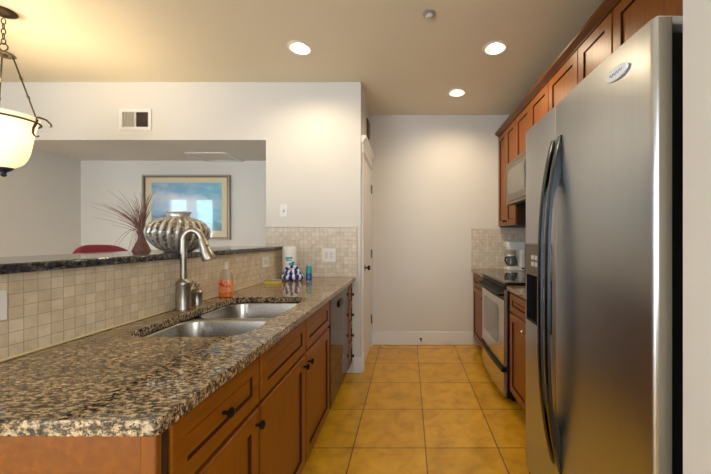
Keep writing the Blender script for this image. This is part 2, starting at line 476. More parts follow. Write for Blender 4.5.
# ------------------------------------------------------------------ peninsula cabinets (face +x)
FX = -0.551     # carcass front, door faces end at -0.53
def drawer(parent, n, x, y0, y1, z0, z1, kn=None, rail=0.05):
    o = link_obj('drawer', panel_door(B(), n, x, y0, y1, z0, z1, rail=rail, deep=0.006), [M['wood_h'], M['glaze_shade']], parent)
    if kn: knob(o, n, x + n * 0.021, kn[0], kn[1], M['bronze'])
    return o
def door_leaf(parent, n, x, y0, y1, z0, z1, kn=None, mat=None, label=None):
    o = link_obj('door', panel_door(B(), n, x, y0, y1, z0, z1), [M['wood'], M['glaze_shade']], parent)
    if kn: knob(o, n, x + n * 0.021, kn[0], kn[1], mat or M['bronze'])
    return o
def carcass(bm, x_front, x_back, y0, y1, top=0.8815, kick=0.10, kick_in=0.06, open_top=False):
    n = 1 if x_front > x_back else -1
    xa, xb = sorted((x_front, x_back)); t = 0.018
    box(bm, xa, xb, y0, y0 + t, kick, top); box(bm, xa, xb, y1 - t, y1, kick, top)
    box(bm, xa, xb, y0 + t, y1 - t, kick, kick + t)
    xk = x_front - n * 0.02
    fa, fb = sorted((x_front, xk))
    box(bm, fa, fb, y0 + t, y1 - t, kick + t, top)
    ba, bb = sorted((x_back, x_back + n * 0.012)); box(bm, ba, bb, y0 + t, y1 - t, kick + t, top)
    if not open_top: box(bm, min(xk, x_back + n * 0.012), max(xk, x_back + n * 0.012), y0 + t, y1 - t, top - t, top)
def kick(parent, n, x_front, y0, y1):
    xa, xb = sorted((x_front - n * 0.075, x_front - n * 0.06))
    link_obj('toe_kick', BX(xa, xb, y0, y1, 0.001, 0.0995), M['kick'], parent, smooth=False)

c = thing('base_cabinet', 'orange-brown base cabinet at the near end of the peninsula, one knobbed drawer over one door', 'cabinet', (-0.88, 0.91, 0.001))
bm = B(); carcass(bm, FX, -1.19, 0.690, 1.144); box(bm, -0.551, -0.5335, 0.690, 0.708, 0.10, 0.8815)
link_obj('body', bm, M['shaded_shell'], c, smooth=False)
bm = B(); box(bm, -1.19, -0.566, 0.676, 0.6895, 0.001, 0.8815)
o = link_obj('end_panel', bm, M['wood_end'], c, smooth=False); o['label'] = 'flat reddish brown end panel'
bm = B(); box(bm, -0.5655, -0.531, 0.672, 0.6895, 0.001, 0.8815)
o = link_obj('corner_post', bm, M['wood'], c, bevel=0.004)
drawer(c, 1, FX, 0.717, 1.138, 0.695, 0.862, (0.915, 0.782))
door_leaf(c, 1, FX, 0.717, 1.138, 0.115, 0.680, (1.112, 0.632))
kick(c, 1, FX, 0.690, 1.144)

c = thing('base_cabinet', 'wide orange-brown sink base cabinet with two knobbed doors under two plain drawer fronts', 'cabinet', (-0.88, 1.65, 0.001))
bm = B(); carcass(bm, FX, -1.19, 1.146, 2.162, open_top=True)
link_obj('body', bm, M['shaded_shell'], c, smooth=False)
for y0, y1, ky in ((1.153, 1.648, 1.618), (1.660, 2.150, 1.690)):
    o = drawer(c, 1, FX, y0, y1, 0.695, 0.862)
    door_leaf(c, 1, FX, y0, y1, 0.115, 0.680, (ky, 0.632))
kick(c, 1, FX, 1.146, 2.162)

c = thing('dishwasher', 'glossy dark brown dishwasher front between the sink cabinet and the narrow drawer stack', 'dishwasher', (-0.85, 2.50, 0.001))
link_obj('body', BX(-1.17, -0.560, 2.172, 2.828, 0.10, 0.876), M['dkgrey'], c, smooth=False)
link_obj('door', BX(-0.5595, -0.532, 2.182, 2.820, 0.115, 0.868), M['dw'], c, bevel=0.004)
bm = B(); prism(bm, rrect(2.42, 2.56, 0.755, 0.805, 0.02), 'x', -0.5318, -0.520)
link_obj('handle', bm, M['black'], c, bevel=0.004)
link_obj('toe_kick', BX(-0.62, -0.605, 2.172, 2.828, 0.001, 0.0995), M['black'], c, smooth=False)

c = thing('base_cabinet', 'narrow stack of four small knobbed drawers between dishwasher and pantry wall', 'cabinet', (-0.88, 2.935, 0.001))
bm = B(); carcass(bm, FX, -1.19, 2.834, 3.030)
link_obj('body', bm, M['shaded_shell'], c, smooth=False)
for k in range(4):
    z0 = 0.115 + k * 0.188
    drawer(c, 1, FX, 2.842, 3.022, z0, z0 + 0.178, (2.932, z0 + 0.089), rail=0.03)
kick(c, 1, FX, 2.834, 3.030)

# countertop with the sink cut-out
SX0, SX1, SY0, SY1 = -1.085, -0.618, 1.19, 2.00
bm = B()
slab_with_holes(bm, [(-0.503, 0.650), (-0.503, YW - 0.002), (-1.2035, YW - 0.002), (-1.2035, 0.641), (-0.512, 0.641)][::-1], [rrect(SX0, SX1, SY0, SY1, 0.10, 8)], 0.882, 0.915)
tag(link_obj('countertop', bm, [M['granite']], bevel=0.0025), 'tan and black speckled granite countertop of the peninsula, with the sink cut into it', 'countertop')

s = thing('double_bowl_sink', 'stainless undermount sink with two bowls set into the granite peninsula', 'sink', (-0.85, 1.595, 0.68))
def bowl(y0, y1):
    bm = B(); x0, x1 = SX0 - 0.006, SX1 + 0.006
    levels = [(0.0, 0.880, 0.095), (0.004, 0.868, 0.092), (0.012, 0.74, 0.085), (0.022, 0.705, 0.075), (0.045, 0.690, 0.06), (0.075, 0.687, 0.04)]
    prev = None
    for (d, z, r) in levels:
        ring = [bm.verts.new((x, y, z)) for x, y in rrect(x0 + d, x1 - d, y0 + d, y1 - d, r, 8)]
        if prev: ring_faces(bm, prev, ring)
        prev = ring
    f = bm.faces.new(prev)
    return bm
for y0, y1 in ((SY0 - 0.006, 1.578), (1.602, SY1 + 0.006)):
    o = link_obj('bowl', bowl(y0, y1), M['sinksteel'], s, angle=50)
    o.modifiers.new('thickness', 'SOLIDIFY').thickness = 0.0015
    bm = B(); lathe(bm, [(0.055, 0.0005), (0.052, 0.004), (0.040, 0.003), (0.034, -0.001), (0.0, -0.001)], (-0.85, (y0 + y1) / 2, 0.6885), 28)
    link_obj('drain', bm, M['chrome'], s)
bm = B(); xa, xb = SX0 - 0.004, SX1 + 0.004
prism(bm, [(1.573, 0.868), (1.579, 0.8785), (1.590, 0.8805), (1.601, 0.8785), (1.607, 0.868)], 'x', xa + 0.012, xb - 0.012)
link_obj('divider', bm, M['sinksteel'], s)

# faucet
fx, fy = -1.164, 1.655
f = thing('faucet', 'brushed nickel gooseneck faucet with pull-down head behind the sink', 'faucet', (fx, fy, 0.915))
bm = B(); lathe(bm, [(0.036, 0.0005), (0.036, 0.006), (0.034, 0.012), (0.0335, 0.125), (0.035, 0.130), (0.034, 0.138), (0.026, 0.150), (0.018, 0.156), (0.0, 0.157)], (fx, fy, 0.915), 32)
link_obj('base', bm, M['nickel'], f)
pts = [(fx, fy, 1.070), (fx, fy, 1.15), (fx, fy, 1.23)]
rr = 0.051; ddx, ddy = 0.90, 0.08
for k in range(1, 17):
    a = PI - PI * k / 16 * 0.90
    d = rr + rr * math.cos(a)
    pts.append((fx + d * ddx, fy + d * ddy, 1.262 + rr * 1.15 * math.sin(a)))
bm = B(); tube(bm, pts, 0.0165, 16)
link_obj('spout', bm, M['nickel'], f)
p = Vector(pts[-1]); t = (Vector(pts[-1]) - Vector(pts[-2])).normalized()
bm = B(); q = [p + t * d for d in (0.0, 0.012, 0.045, 0.080, 0.108, 0.118)]
tube(bm, q, [0.0175, 0.021, 0.022, 0.028, 0.033, 0.031], 20)
hd = link_obj('spray_head', bm, M['nickel'], f)
bm = B(); pv = p + t * 0.045; sd = Vector((0.9, -0.3, 0.1)).normalized()
cyl(bm, pv + sd * 0.014, pv + sd * 0.0225, 0.010, 0.008, 14)
link_obj('spray_button', bm, M['black'], hd)
bm = B(); tube(bm, [(fx, fy + 0.03, 1.0), (fx, fy + 0.055, 1.003), (fx - 0.004, fy + 0.075, 1.02), (fx - 0.008, fy + 0.085, 1.05)], [0.013, 0.010, 0.007, 0.006], 12)
link_obj('lever', bm, M['nickel'], f)

px, py = -1.172, 1.775
f = thing('soap_dispenser', 'small brushed nickel soap dispenser beside the faucet', 'dispenser', (px, py, 0.915))
bm = B(); lathe(bm, [(0.029, 0.0005), (0.029, 0.006), (0.0265, 0.010), (0.0265, 0.065), (0.028, 0.069), (0.022, 0.080), (0.010, 0.083), (0, 0.0835)], (px, py, 0.915), 28)
link_obj('body', bm, M['nickel'], f)
bm = B(); lathe(bm, [(0.008, 0.0835), (0.008, 0.098), (0.013, 0.100), (0.013, 0.116), (0.009, 0.120), (0, 0.1205)], (px, py, 0.915), 20)
tube(bm, [(px, py, 0.915 + 0.108), (px + 0.012, py - 0.020, 0.915 + 0.110), (px + 0.018, py - 0.032, 0.915 + 0.103)], [0.007, 0.0065, 0.005], 10)
link_obj('pump_head', bm, M['nickel'], f)

# orange dish soap bottle
px, py = -1.140, 2.00
f = thing('soap_bottle', 'clear bottle of orange dish soap with a bright label and white cap behind the sink', 'bottle', (px, py, 0.915))
M['orange'] = simple('orange_liquid', (0.78, 0.19, 0.035), 0.12, coat=0.4)
M['clearp'] = simple('clear_bottle_plastic', (0.80, 0.66, 0.50), 0.08, trans=0.55, ior=1.3)
m, nt, b = newmat('fruity_label')
v = coords(nt, (1, 1, 1), loc=(2, 1, 4))
cc = ramp(nt, noise(nt, v, 34, 1), [(0.36, (0.55, 0.03, 0.09)), (0.46, (0.86, 0.22, 0.05)), (0.54, (0.85, 0.45, 0.06)), (0.62, (0.75, 0.16, 0.22)), (0.7, (0.25, 0.30, 0.55))])
nt.links.new(cc, b.inputs['Base Color']); b.inputs['Roughness'].default_value = 0.3
M['label'] = m
def ov(r, sy=0.62): return lambda a, z: 1.13 / math.sqrt(math.cos(a) ** 2 + (math.sin(a) / sy) ** 2)
om = ov(1)
bm = B(); lathe(bm, [(0.030, 0.0005), (0.038, 0.004), (0.040, 0.02), (0.039, 0.062)], (px, py, 0.915), 36, rmod=om)
link_obj('liquid', bm, M['orange'], f)
bm = B(); lathe(bm, [(0.039, 0.0625), (0.037, 0.105), (0.036, 0.125), (0.030, 0.150), (0.018, 0.165), (0.014, 0.172)], (px, py, 0.915), 36, rmod=om)
link_obj('body', bm, M['clearp'], f)
bm = B()
lathe(bm, [(0.0415, 0.030), (0.0415, 0.045), (0.0405, 0.075), (0.0388, 0.112)], (px, py, 0.915), 36, rmod=om, cap=False)
o = link_obj('label', bm, M['label'], f); o['label'] = 'orange and pink fruit-coloured label'
bm = B(); lathe(bm, [(0.0145, 0.1725), (0.0145, 0.192), (0.010, 0.194), (0.009, 0.212), (0.006, 0.216), (0, 0.2165)], (px, py, 0.915), 20)
link_obj('cap', bm, simple('cream_cap', (0.75, 0.70, 0.55), 0.35), f)

# sponge
bm = B(); f = thing('sponge', 'yellow sponge with a grey-green scouring side lying near the tile', 'sponge', (-1.12, 2.60, 0.9155))
def rbox(bm, cx, cy, L, W, z0, z1, ang, mi=0, rr=0.008):
    ca, sa = math.cos(ang), math.sin(ang)
    pts = [(cx + u * ca - v_ * sa, cy + u * sa + v_ * ca) for u, v_ in rrect(-L / 2, L / 2, -W / 2, W / 2, rr, 4)]
    return prism(bm, pts, 'z', z0, z1, mi)
bm = B(); rbox(bm, -1.10, 2.60, 0.125, 0.075, 0.9155, 0.937, 0.2)
link_obj('foam', bm, simple('yellow_foam', (0.72, 0.55, 0.06), 0.9, noise=0.2, nscale=200), f, bevel=0.003)
bm = B(); rbox(bm, -1.10, 2.60, 0.125, 0.075, 0.9372, 0.945, 0.2)
o = link_obj('scourer', bm, simple('scouring_pad', (0.24, 0.28, 0.24), 0.95, noise=0.3, nscale=300), f); o['label'] = 'grey-green scouring layer'

# wrapped paper towel roll
px, py = -1.095, 2.95
f = thing('paper_towel_roll', 'tall white wrapped paper towel roll standing in the counter corner', 'paper towels', (px, py, 0.9155))
bm = B(); lathe(bm, [(0.050, 0), (0.060, 0.006), (0.061, 0.02), (0.061, 0.280), (0.058, 0.290), (0.030, 0.294), (0.016, 0.288), (0.0, 0.287)], (px, py, 0.9155), 36)
link_obj('roll', bm, simple('white_wrapper', (0.84, 0.84, 0.86), 0.35), f)
bm = B()
def arc_patch(bm, r, a0, a1, z0, z1, cx, cy, cz, n=8, skew=0.0, mi=0):
    A = []; Bv = []
    for k in range(n + 1):
        a = a0 + (a1 - a0) * k / n
        A.append(bm.verts.new((cx + r * math.cos(a), cy + r * math.sin(a), cz + z0 + skew * k / n)))
        Bv.append(bm.verts.new((cx + r * math.cos(a), cy + r * math.sin(a), cz + z1 + skew * k / n)))
    for k in range(n):
        fc = bm.faces.new((A[k], A[k + 1], Bv[k + 1], Bv[k])); fc.material_index = mi
arc_patch(bm, 0.0615, R(-104), R(-48), 0.180, 0.197, px, py, 0.9155)
arc_patch(bm, 0.0615, R(-100), R(-54), 0.163, 0.174, px, py, 0.9155)
link_obj('print', bm, simple('teal_print', (0.10, 0.42, 0.58), 0.4), f)
bm = B()
arc_patch(bm, 0.0617, R(-76), R(-30), 0.085, 0.142, px, py, 0.9155, skew=0.018)
o = link_obj('print', bm, simple('sea_green_print', (0.02, 0.36, 0.42), 0.4), f)

# coiled blue and white dish towel
px, py = -1.015, 2.80
f = thing('dish_towel', 'coiled royal blue and white striped dish towel in front of the paper towels', 'towel', (px, py, 0.9155))
bm = B(); sm = 0
def coil(bm, R0, z, rad, n=54, sq=0.75):
    rings = []
    for k in range(n):
        a = 2 * PI * k / n
        rings.append((px + R0 * math.cos(a), py + R0 * sq * math.sin(a), z + 0.003 * math.sin(5 * a)))
    base = len(bm.faces)
    tube(bm, rings, [rad * (1 + 0.10 * math.sin(9 * 2 * PI * k / n)) for k in range(n)], 12, 0, closed=True)
    bm.faces.ensure_lookup_table()
    for i, fc in enumerate(list(bm.faces)[base:]):
        if ((i // 12) % 5) >= 3: fc.material_index = 1
M['towel_b'] = simple('royal_blue_terry', (0.020, 0.032, 0.25), 0.95)
M['towel_w'] = simple('white_terry', (0.72, 0.74, 0.82), 0.95)
coil(bm, 0.078, 0.9155 + 0.030, 0.024)
link_obj('lower_coil', bm, [M['towel_b'], M['towel_w']], f)
bm = B(); coil(bm, 0.058, 0.9155 + 0.070, 0.022)
link_obj('upper_coil', bm, [M['towel_b'], M['towel_w']], f)
bm = B()
pts = [(px + 0.055 * math.cos(a) * 0.9, py - 0.015 + 0.012 * math.cos(a), 0.9155 + 0.078 + 0.042 * math.sin(a)) for a in [PI * k / 14 for k in range(15)]]
tube(bm, pts, 0.014, 12)
bm.faces.ensure_lookup_table()
for i, fc in enumerate(bm.faces):
    if ((i // 12) % 4) >= 2: fc.material_index = 1
link_obj('folded_end', bm, [M['towel_w'], M['towel_b']], f)

px, py = -0.882, 2.83
f = thing('scrub_bottle', 'small teal and blue bottle standing at the end of the coiled towel', 'bottle', (px, py, 0.9155))
bm = B(); lathe(bm, [(0.022, 0), (0.026, 0.004), (0.026, 0.045), (0.024, 0.052), (0.024, 0.058)], (px, py, 0.9155), 24)
link_obj('body', bm, simple('deep_blue_plastic', (0.02, 0.11, 0.36), 0.25), f)
bm = B(); lathe(bm, [(0.0245, 0.0582), (0.0245, 0.105), (0.020, 0.120), (0.012, 0.124)], (px, py, 0.9155), 24)
o = link_obj('upper_body', bm, simple('teal_plastic', (0.02, 0.36, 0.36), 0.25), f); o['label'] = 'teal upper half'
bm = B(); lathe(bm, [(0.013, 0.1242), (0.013, 0.140), (0.010, 0.146), (0, 0.1465)], (px, py, 0.9155), 18)
link_obj('cap', bm, simple('pale_teal_cap', (0.35, 0.60, 0.60), 0.3), f)

# ------------------------------------------------------------------ bar top and what stands on it
bm = B()
prism(bm, [(-1.18, 0.55), (-1.18, YW - 0.0135), (-1.359, YW - 0.0135), (-1.359, YW + 0.12), (-1.80, YW + 0.12), (-1.66, 2.0), (-1.60, 0.55)], 'z', 1.175, 1.206)
tag(link_obj('bar_countertop', bm, M['granite_bar'], bevel=0.006), 'dark speckled granite bar top raised on the tiled half wall', 'countertop')

vx, vy = -1.300, 1.81
f = thing('ribbed_vase', 'squat round vase with silvery spiral ribs on the bar top', 'vase', (vx, vy, 1.2065))
NR = 24; SEG = NR * 8
prof = [(0.062, 0.0), (0.070, 0.003), (0.098, 0.020), (0.124, 0.048), (0.144, 0.080), (0.150, 0.108), (0.144, 0.136), (0.125, 0.164), (0.094, 0.183), (0.066, 0.191), (0.058, 0.195)]
bm = B(); rings = []
for j in range(41):
    u = j / 40 * (len(prof) - 1); i = min(int(u), len(prof) - 2); g = u - i
    r = prof[i][0] * (1 - g) + prof[i + 1][0] * g; z = prof[i][1] * (1 - g) + prof[i + 1][1] * g
    amp = 0.04 * math.sin(PI * min(1, max(0, z / 0.195))) ** 0.6
    rings.append([bm.verts.new((vx + r * (1 + amp * math.cos(NR * (2 * PI * k / SEG) )) * math.cos(2 * PI * k / SEG + 0.7 * z), vy + r * (1 + amp * math.cos(NR * (2 * PI * k / SEG))) * math.sin(2 * PI * k / SEG + 0.7 * z), 1.2065 + z)) for k in range(SEG)])
for a, b_ in zip(rings, rings[1:]):
    for k in range(SEG):
        fc = bm.faces.new((a[k], a[(k + 1) % SEG], b_[(k + 1) % SEG], b_[k]))
        fc.material_index = 0 if (k % 8) in (6, 7, 0, 1) else 1
bm.faces.new(rings[0])
m, nt, b = newmat('vase_speckled_brown')
v = coords(nt)
cc = ramp(nt, noise(nt, v, 75, 3), [(0.38, (0.03, 0.022, 0.015)), (0.5, (0.14, 0.10, 0.06)), (0.62, (0.36, 0.28, 0.17))])
nt.links.new(cc, b.inputs['Base Color']); b.inputs['Roughness'].default_value = 0.3
M['vase_b'] = m
M['vase_s'] = simple('vase_silver_rib', (0.55, 0.54, 0.51), 0.22, 0.5, noise=0.18, nscale=60)
link_obj('body', bm, [M['vase_s'], M['vase_b']], f, angle=60)
bm = B(); lathe(bm, [(0.055, 0.192), (0.053, 0.203), (0.055, 0.213), (0.062, 0.220), (0.062, 0.224), (0.053, 0.224), (0.047, 0.213), (0.047, 0.197)], (vx, vy, 1.2065), 40, cap=False)
link_obj('neck', bm, simple('vase_silver_neck', (0.52, 0.49, 0.44), 0.28, 0.5, noise=0.2, nscale=70), f)

tx, ty = -1.585, 1.90
f = thing('twig_arrangement', 'dried reddish-brown twigs spraying out of a dark red flared pot on the bar', 'dried plant', (tx, ty, 1.2065))
M['pot'] = simple('dark_red_clay', (0.115, 0.040, 0.030), 0.55, noise=0.2, nscale=40)
M['twig'] = simple('dry_twig', (0.165, 0.072, 0.050), 0.8)
bm = B(); lathe(bm, [(0.046, 0.0), (0.045, 0.004), (0.024, 0.055), (0.018, 0.075), (0.018, 0.095), (0.024, 0.112), (0.020, 0.112), (0.014, 0.085), (0.0, 0.083)], (tx, ty, 1.2065), 28)
link_obj('pot', bm, M['pot'], f)
for k in range(84):
    a = random.uniform(0, 2 * PI)
    side = random.random()
    lean = random.uniform(0.02, 0.20) if k < 50 else random.uniform(0.10, 0.26)
    if k >= 50: a = random.uniform(PI * 0.72, PI * 1.28)
    h = random.uniform(0.15, 0.27) if k < 50 else random.uniform(0.06, 0.20)
    if k < 50 and math.cos(a) > 0.2: lean *= 0.45
    droop = 0.0
    if k > 76: h = random.uniform(0.10, 0.14); lean = random.uniform(0.12, 0.17); droop = 0.22
    pts = []
    for j in range(7):
        g = j / 6
        rad = 0.008 + lean * g ** 1.7
        pts.append((tx + rad * math.cos(a) + 0.003 * math.sin(k + 5 * g), ty + rad * math.sin(a) * 0.6, 1.2065 + 0.09 + h * (g ** 0.8) - droop * g ** 3))
    bm = B(); tube(bm, pts, [0.0019 * (1 - 0.75 * j / 6) for j in range(7)], 5)
    link_obj('twig', bm, M['twig'], f)

# red bar stool beyond the bar
sx, sy = -1.945, 2.17
f = thing('bar_stool', 'red curved-back bar stool on the far side of the bar', 'stool', (sx, sy, 0.001))
M['red'] = simple('crimson_upholstery', (0.20, 0.005, 0.026), 0.65)
M['stoolwood'] = simple('dark_stool_wood', (0.06, 0.03, 0.018), 0.4)
bm = B()
outer = []; N = 14
for j in range(N + 1):
    u = -1 + 2 * j / N
    yy = sy + 0.185 * u; xx = sx - 0.17 + 0.045 * u * u; zt = 1.238 - 0.045 * abs(u) ** 3.2
    outer.append((xx, yy, zt))
rows = []
for (xx, yy, zt) in outer:
    rows.append([bm.verts.new(p_) for p_ in ((xx - 0.018, yy, 0.86), (xx + 0.022, yy, 0.86), (xx + 0.020, yy, zt - 0.02), (xx + 0.006, yy, zt), (xx - 0.012, yy, zt), (xx - 0.022, yy, zt - 0.018))])
for a, b_ in zip(rows, rows[1:]): ring_faces(bm, a, b_)
bm.faces.new(rows[0]); bm.faces.new(rows[-1])
link_obj('backrest', bm, M['red'], f)
bm = B(); prism(bm, rrect(sx - 0.19, sx + 0.19, sy - 0.19, sy + 0.19, 0.06), 'z', 0.75, 0.82)
link_obj('seat', bm, M['red'], f, bevel=0.015, seg=3)
for dx in (-1, 1):
    for dy in (-1, 1):
        bm = B(); cyl(bm, (sx + dx * 0.19, sy + dy * 0.19, 0.002), (sx + dx * 0.15, sy + dy * 0.15, 0.75), 0.016, 0.019, 12)
        link_obj('leg', bm, M['stoolwood'], f)
bm = B()
k_ = 0.178
tube(bm, [(sx - k_, sy - k_, 0.26), (sx + k_, sy - k_, 0.26), (sx + k_, sy + k_, 0.26), (sx - k_, sy + k_, 0.26)], 0.009, 10, closed=True)
link_obj('foot_rail', bm, M['stoolwood'], f)
for dy in (-0.11, 0.11):
    link_obj('back_post', BX(sx - 0.168, sx - 0.148, sy + dy - 0.014, sy + dy + 0.014, 0.80, 0.90), M['stoolwood'], f)

# ------------------------------------------------------------------ picture on the alcove wall
ax0, ax1, az0, az1 = -3.178, -2.135, 1.262, 2.040
yf = YB - 0.003
f = thing('framed_picture', 'large framed blue seascape picture on the alcove wall behind the vase', 'picture', ((ax0 + ax1) / 2, yf, az0))
def frame_mesh(bm, x0, x1, z0, z1, wd, ya, yb):
    box(bm, x0, x0 + wd, ya, yb, z0, z1); box(bm, x1 - wd, x1, ya, yb, z0, z1)
    box(bm, x0 + wd, x1 - wd, ya, yb, z0, z0 + wd); box(bm, x0 + wd, x1 - wd, ya, yb, z1 - wd, z1)
bm = B(); frame_mesh(bm, ax0, ax1, az0, az1, 0.020, yf - 0.045, yf)
link_obj('frame', bm, simple('aged_silver_frame', (0.36, 0.31, 0.25), 0.35, 0.6), f, bevel=0.003)
bm = B(); frame_mesh(bm, ax0 + 0.020, ax1 - 0.020, az0 + 0.020, az1 - 0.020, 0.010, yf - 0.040, yf - 0.006)
o = link_obj('inner_frame', bm, simple('dark_gold_bead', (0.16, 0.085, 0.03), 0.35, 0.5), f); o['label'] = 'dark bronze inner edge'
bm = B(); box(bm, ax0 + 0.022, ax1 - 0.022, yf - 0.024, yf - 0.006, az0 + 0.022, az1 - 0.022)
link_obj('mat_board', bm, simple('cream_mat_board', (0.82, 0.70, 0.47), 0.8), f, smooth=False)
m, nt, b = newmat('seascape_print')
t = nt.nodes.new('ShaderNodeTexCoord'); sp = nt.nodes.new('ShaderNodeSeparateXYZ'); nt.links.new(t.outputs['Object'], sp.inputs[0])
mr = nt.nodes.new('ShaderNodeMapRange'); mr.inputs[1].default_value = 0.11; mr.inputs[2].default_value = 0.69
n1 = noise(nt, coords(nt, (1.6, 1, 3.0)), 3.0, 5, 0.6, 0.4)
ad = nt.nodes.new('ShaderNodeMath'); ad.operation = 'MULTIPLY_ADD'; ad.inputs[1].default_value = 0.22; 
nt.links.new(n1, ad.inputs[0]); nt.links.new(sp.outputs[2], ad.inputs[2]); 
xs_ = nt.nodes.new('ShaderNodeMath'); xs_.operation = 'MULTIPLY_ADD'; xs_.inputs[1].default_value = 0.12
nt.links.new(sp.outputs[0], xs_.inputs[0]); nt.links.new(ad.outputs[0], xs_.inputs[2])
nt.links.new(xs_.outputs[0], mr.inputs[0])
sea = ramp(nt, mr.outputs[0], [(0.10, (0.52, 0.40, 0.26)), (0.22, (0.40, 0.30, 0.22)), (0.32, (0.045, 0.07, 0.13)), (0.40, (0.10, 0.22, 0.42)), (0.50, (0.30, 0.52, 0.74)), (0.66, (0.42, 0.62, 0.80)), (0.86, (0.72, 0.76, 0.82)), (0.98, (0.22, 0.50, 0.74))])
cl = ramp(nt, noise(nt, coords(nt, (1.5, 1, 2.6), loc=(5, 0, 2)), 4.2, 6, 0.65), [(0.46, (0, 0, 0)), (0.66, (1, 1, 1))])
skyc = mix(nt, cl, sea, (0.78, 0.82, 0.88))
teal = nt.nodes.new('ShaderNodeMapRange'); teal.inputs[1].default_value = -0.15; teal.inputs[2].default_value = 0.35
nt.links.new(sp.outputs[0], teal.inputs[0])
allc = mix(nt, teal.outputs[0], mix(nt, 0.35, sea, skyc), mix(nt, 0.55, skyc, (0.22, 0.60, 0.74)))
nt.links.new(allc, b.inputs['Base Color']); b.inputs['Roughness'].default_value = 0.7
M['print'] = m
link_obj('print', BX(-3.075, -2.235, yf - 0.026, yf - 0.0242, 1.372, 1.948), m, f, smooth=False)
M['pglass'], nt, b = newmat('picture_glass')
gl = nt.nodes.new('ShaderNodeBsdfGlossy'); gl.inputs['Roughness'].default_value = 0.01
tr = nt.nodes.new('ShaderNodeBsdfTransparent'); fr = nt.nodes.new('ShaderNodeFresnel'); fr.inputs[0].default_value = 1.52
mx = nt.nodes.new('ShaderNodeMixShader')
nt.links.new(fr.outputs[0], mx.inputs[0]); nt.links.new(tr.outputs[0], mx.inputs[1]); nt.links.new(gl.outputs[0], mx.inputs[2])
nt.links.new(mx.outputs[0], nt.nodes['Material Output'].inputs['Surface'])
link_obj('glazing', BX(ax0 + 0.028, ax1 - 0.028, yf - 0.032, yf - 0.029, az0 + 0.028, az1 - 0.028), M['pglass'], f, smooth=False)

# ------------------------------------------------------------------ wall plates and vents
def plate(name, label, cat, loc, axis, wd, ht, kind, gangs=1):
    """axis 'x+' : mounted on a face looking +x, 'y-' : on a face looking at the camera"""
    x, y, z = loc
    f = thing(name, label, cat, (x, y, z - ht / 2))
    def bxx(bm, u0, u1, v0, v1, d0, d1):
        if axis == 'x+': box(bm, x + d0, x + d1, y + u0, y + u1, z + v0, z + v1)
        else: box(bm, x + u0, x + u1, y - d1, y - d0, z + v0, z + v1)
    bm = B(); bxx(bm, -wd / 2, wd / 2, -ht / 2, ht / 2, 0.0005, 0.006)
    link_obj('plate', bm, M['plate'], f, bevel=0.002)
    for g in range(gangs):
        u = (g - (gangs - 1) / 2) * 0.048
        if kind == 'toggle':
            bm = B(); bxx(bm, u - 0.005, u + 0.005, -0.004, 0.016, 0.0062, 0.018)
            link_obj('toggle', bm, M['plate'], f, bevel=0.0015)
            bm = B(); bxx(bm, u - 0.008, u + 0.008, -0.017, 0.017, 0.0061, 0.0068)
            link_obj('toggle_slot', bm, simple('shadow_grey', (0.35, 0.35, 0.36), 0.5) if 'sg' not in M else M['sg'], f)
        else:
            bm = B(); bxx(bm, u - 0.0165, u + 0.0165, -0.033, 0.033, 0.0062, 0.0085) if kind == 'rocker' or g == 0 or True else None
            link_obj('rocker' if (kind == 'rocker' or g) else 'receptacle', bm, M['recp'], f, bevel=0.002)
    return f
M['recp'] = simple('receptacle_plastic', (0.66, 0.66, 0.66), 0.35)
M['sg'] = simple('slot_grey', (0.30, 0.31, 0.34), 0.5)
plate('wall_switch', 'white toggle switch on the painted wall above the tile', 'switch', (-1.188, YW, 1.547), 'y-', 0.072, 0.118, 'toggle')
plate('wall_outlet', 'white two-gang outlet plate on the end tile wall beside the pantry door', 'outlet', (-0.755, YW - 0.0085, 1.123), 'y-', 0.13, 0.128, 'mixed', 2)
for py, lab in ((2.690, 'white outlet plate on the bar tile near the paper towels'), (0.893, 'white outlet plate on the bar tile at the left edge of the photo')):
    f = thing('wall_outlet', lab, 'outlet', (-1.205, py, 1.038))
    link_obj('plate', BX(-1.2045, -1.199, py - 0.064, py + 0.064, 1.038, 1.126), M['plate'], f, bevel=0.002)
    link_obj('receptacle', BX(-1.1988, -1.1965, py - 0.034, py + 0.034, 1.065, 1.099), M['recp'], f, bevel=0.002)

f = thing('air_vent', 'white wall vent with one pale and one dark louvre panel, above the alcove opening', 'vent', (-2.595, YW, 2.313))
x0, x1, z0, z1 = -2.748, -2.443, 2.308, 2.513
bm = B(); xm = (x0 + x1) / 2
for a, b_, c_, d_ in ((x0, x0 + 0.030, z0, z1), (x1 - 0.030, x1, z0, z1), (x0 + .03, x1 - .03, z0, z0 + .032), (x0 + .03, x1 - .03, z1 - .032, z1), (xm - .007, xm + .007, z0 + .032, z1 - .032)):
    box(bm, a, b_, YW - 0.012, YW - 0.0005, c_, d_)
link_obj('frame', bm, M['plate'], f, bevel=0.003)
for (a, b_, mt, tilt) in ((x0 + .03, xm - .007, simple('pale_louvre', (0.52, 0.47, 0.40), 0.6), 1), (xm + .007, x1 - .03, simple('dark_louvre', (0.07, 0.04, 0.03), 0.6), -1)):
    bm = B(); box(bm, a, b_, YW - 0.002, YW - 0.0006, z0 + .032, z1 - .032)
    n = 8
    for k in range(n):
        xx = a + (b_ - a) * (k + 0.5) / n
        box(bm, xx - 0.0015, xx + 0.0015, YW - 0.009, YW - 0.002, z0 + .032, z1 - .032)
    for k in range(5 if tilt < 0 else 0):
        zz = z0 + .045 + k * 0.029
        box(bm, a, b_, YW - 0.0095, YW - 0.0088, zz, zz + 0.006)
    link_obj('louvre', bm, mt, f, smooth=False)

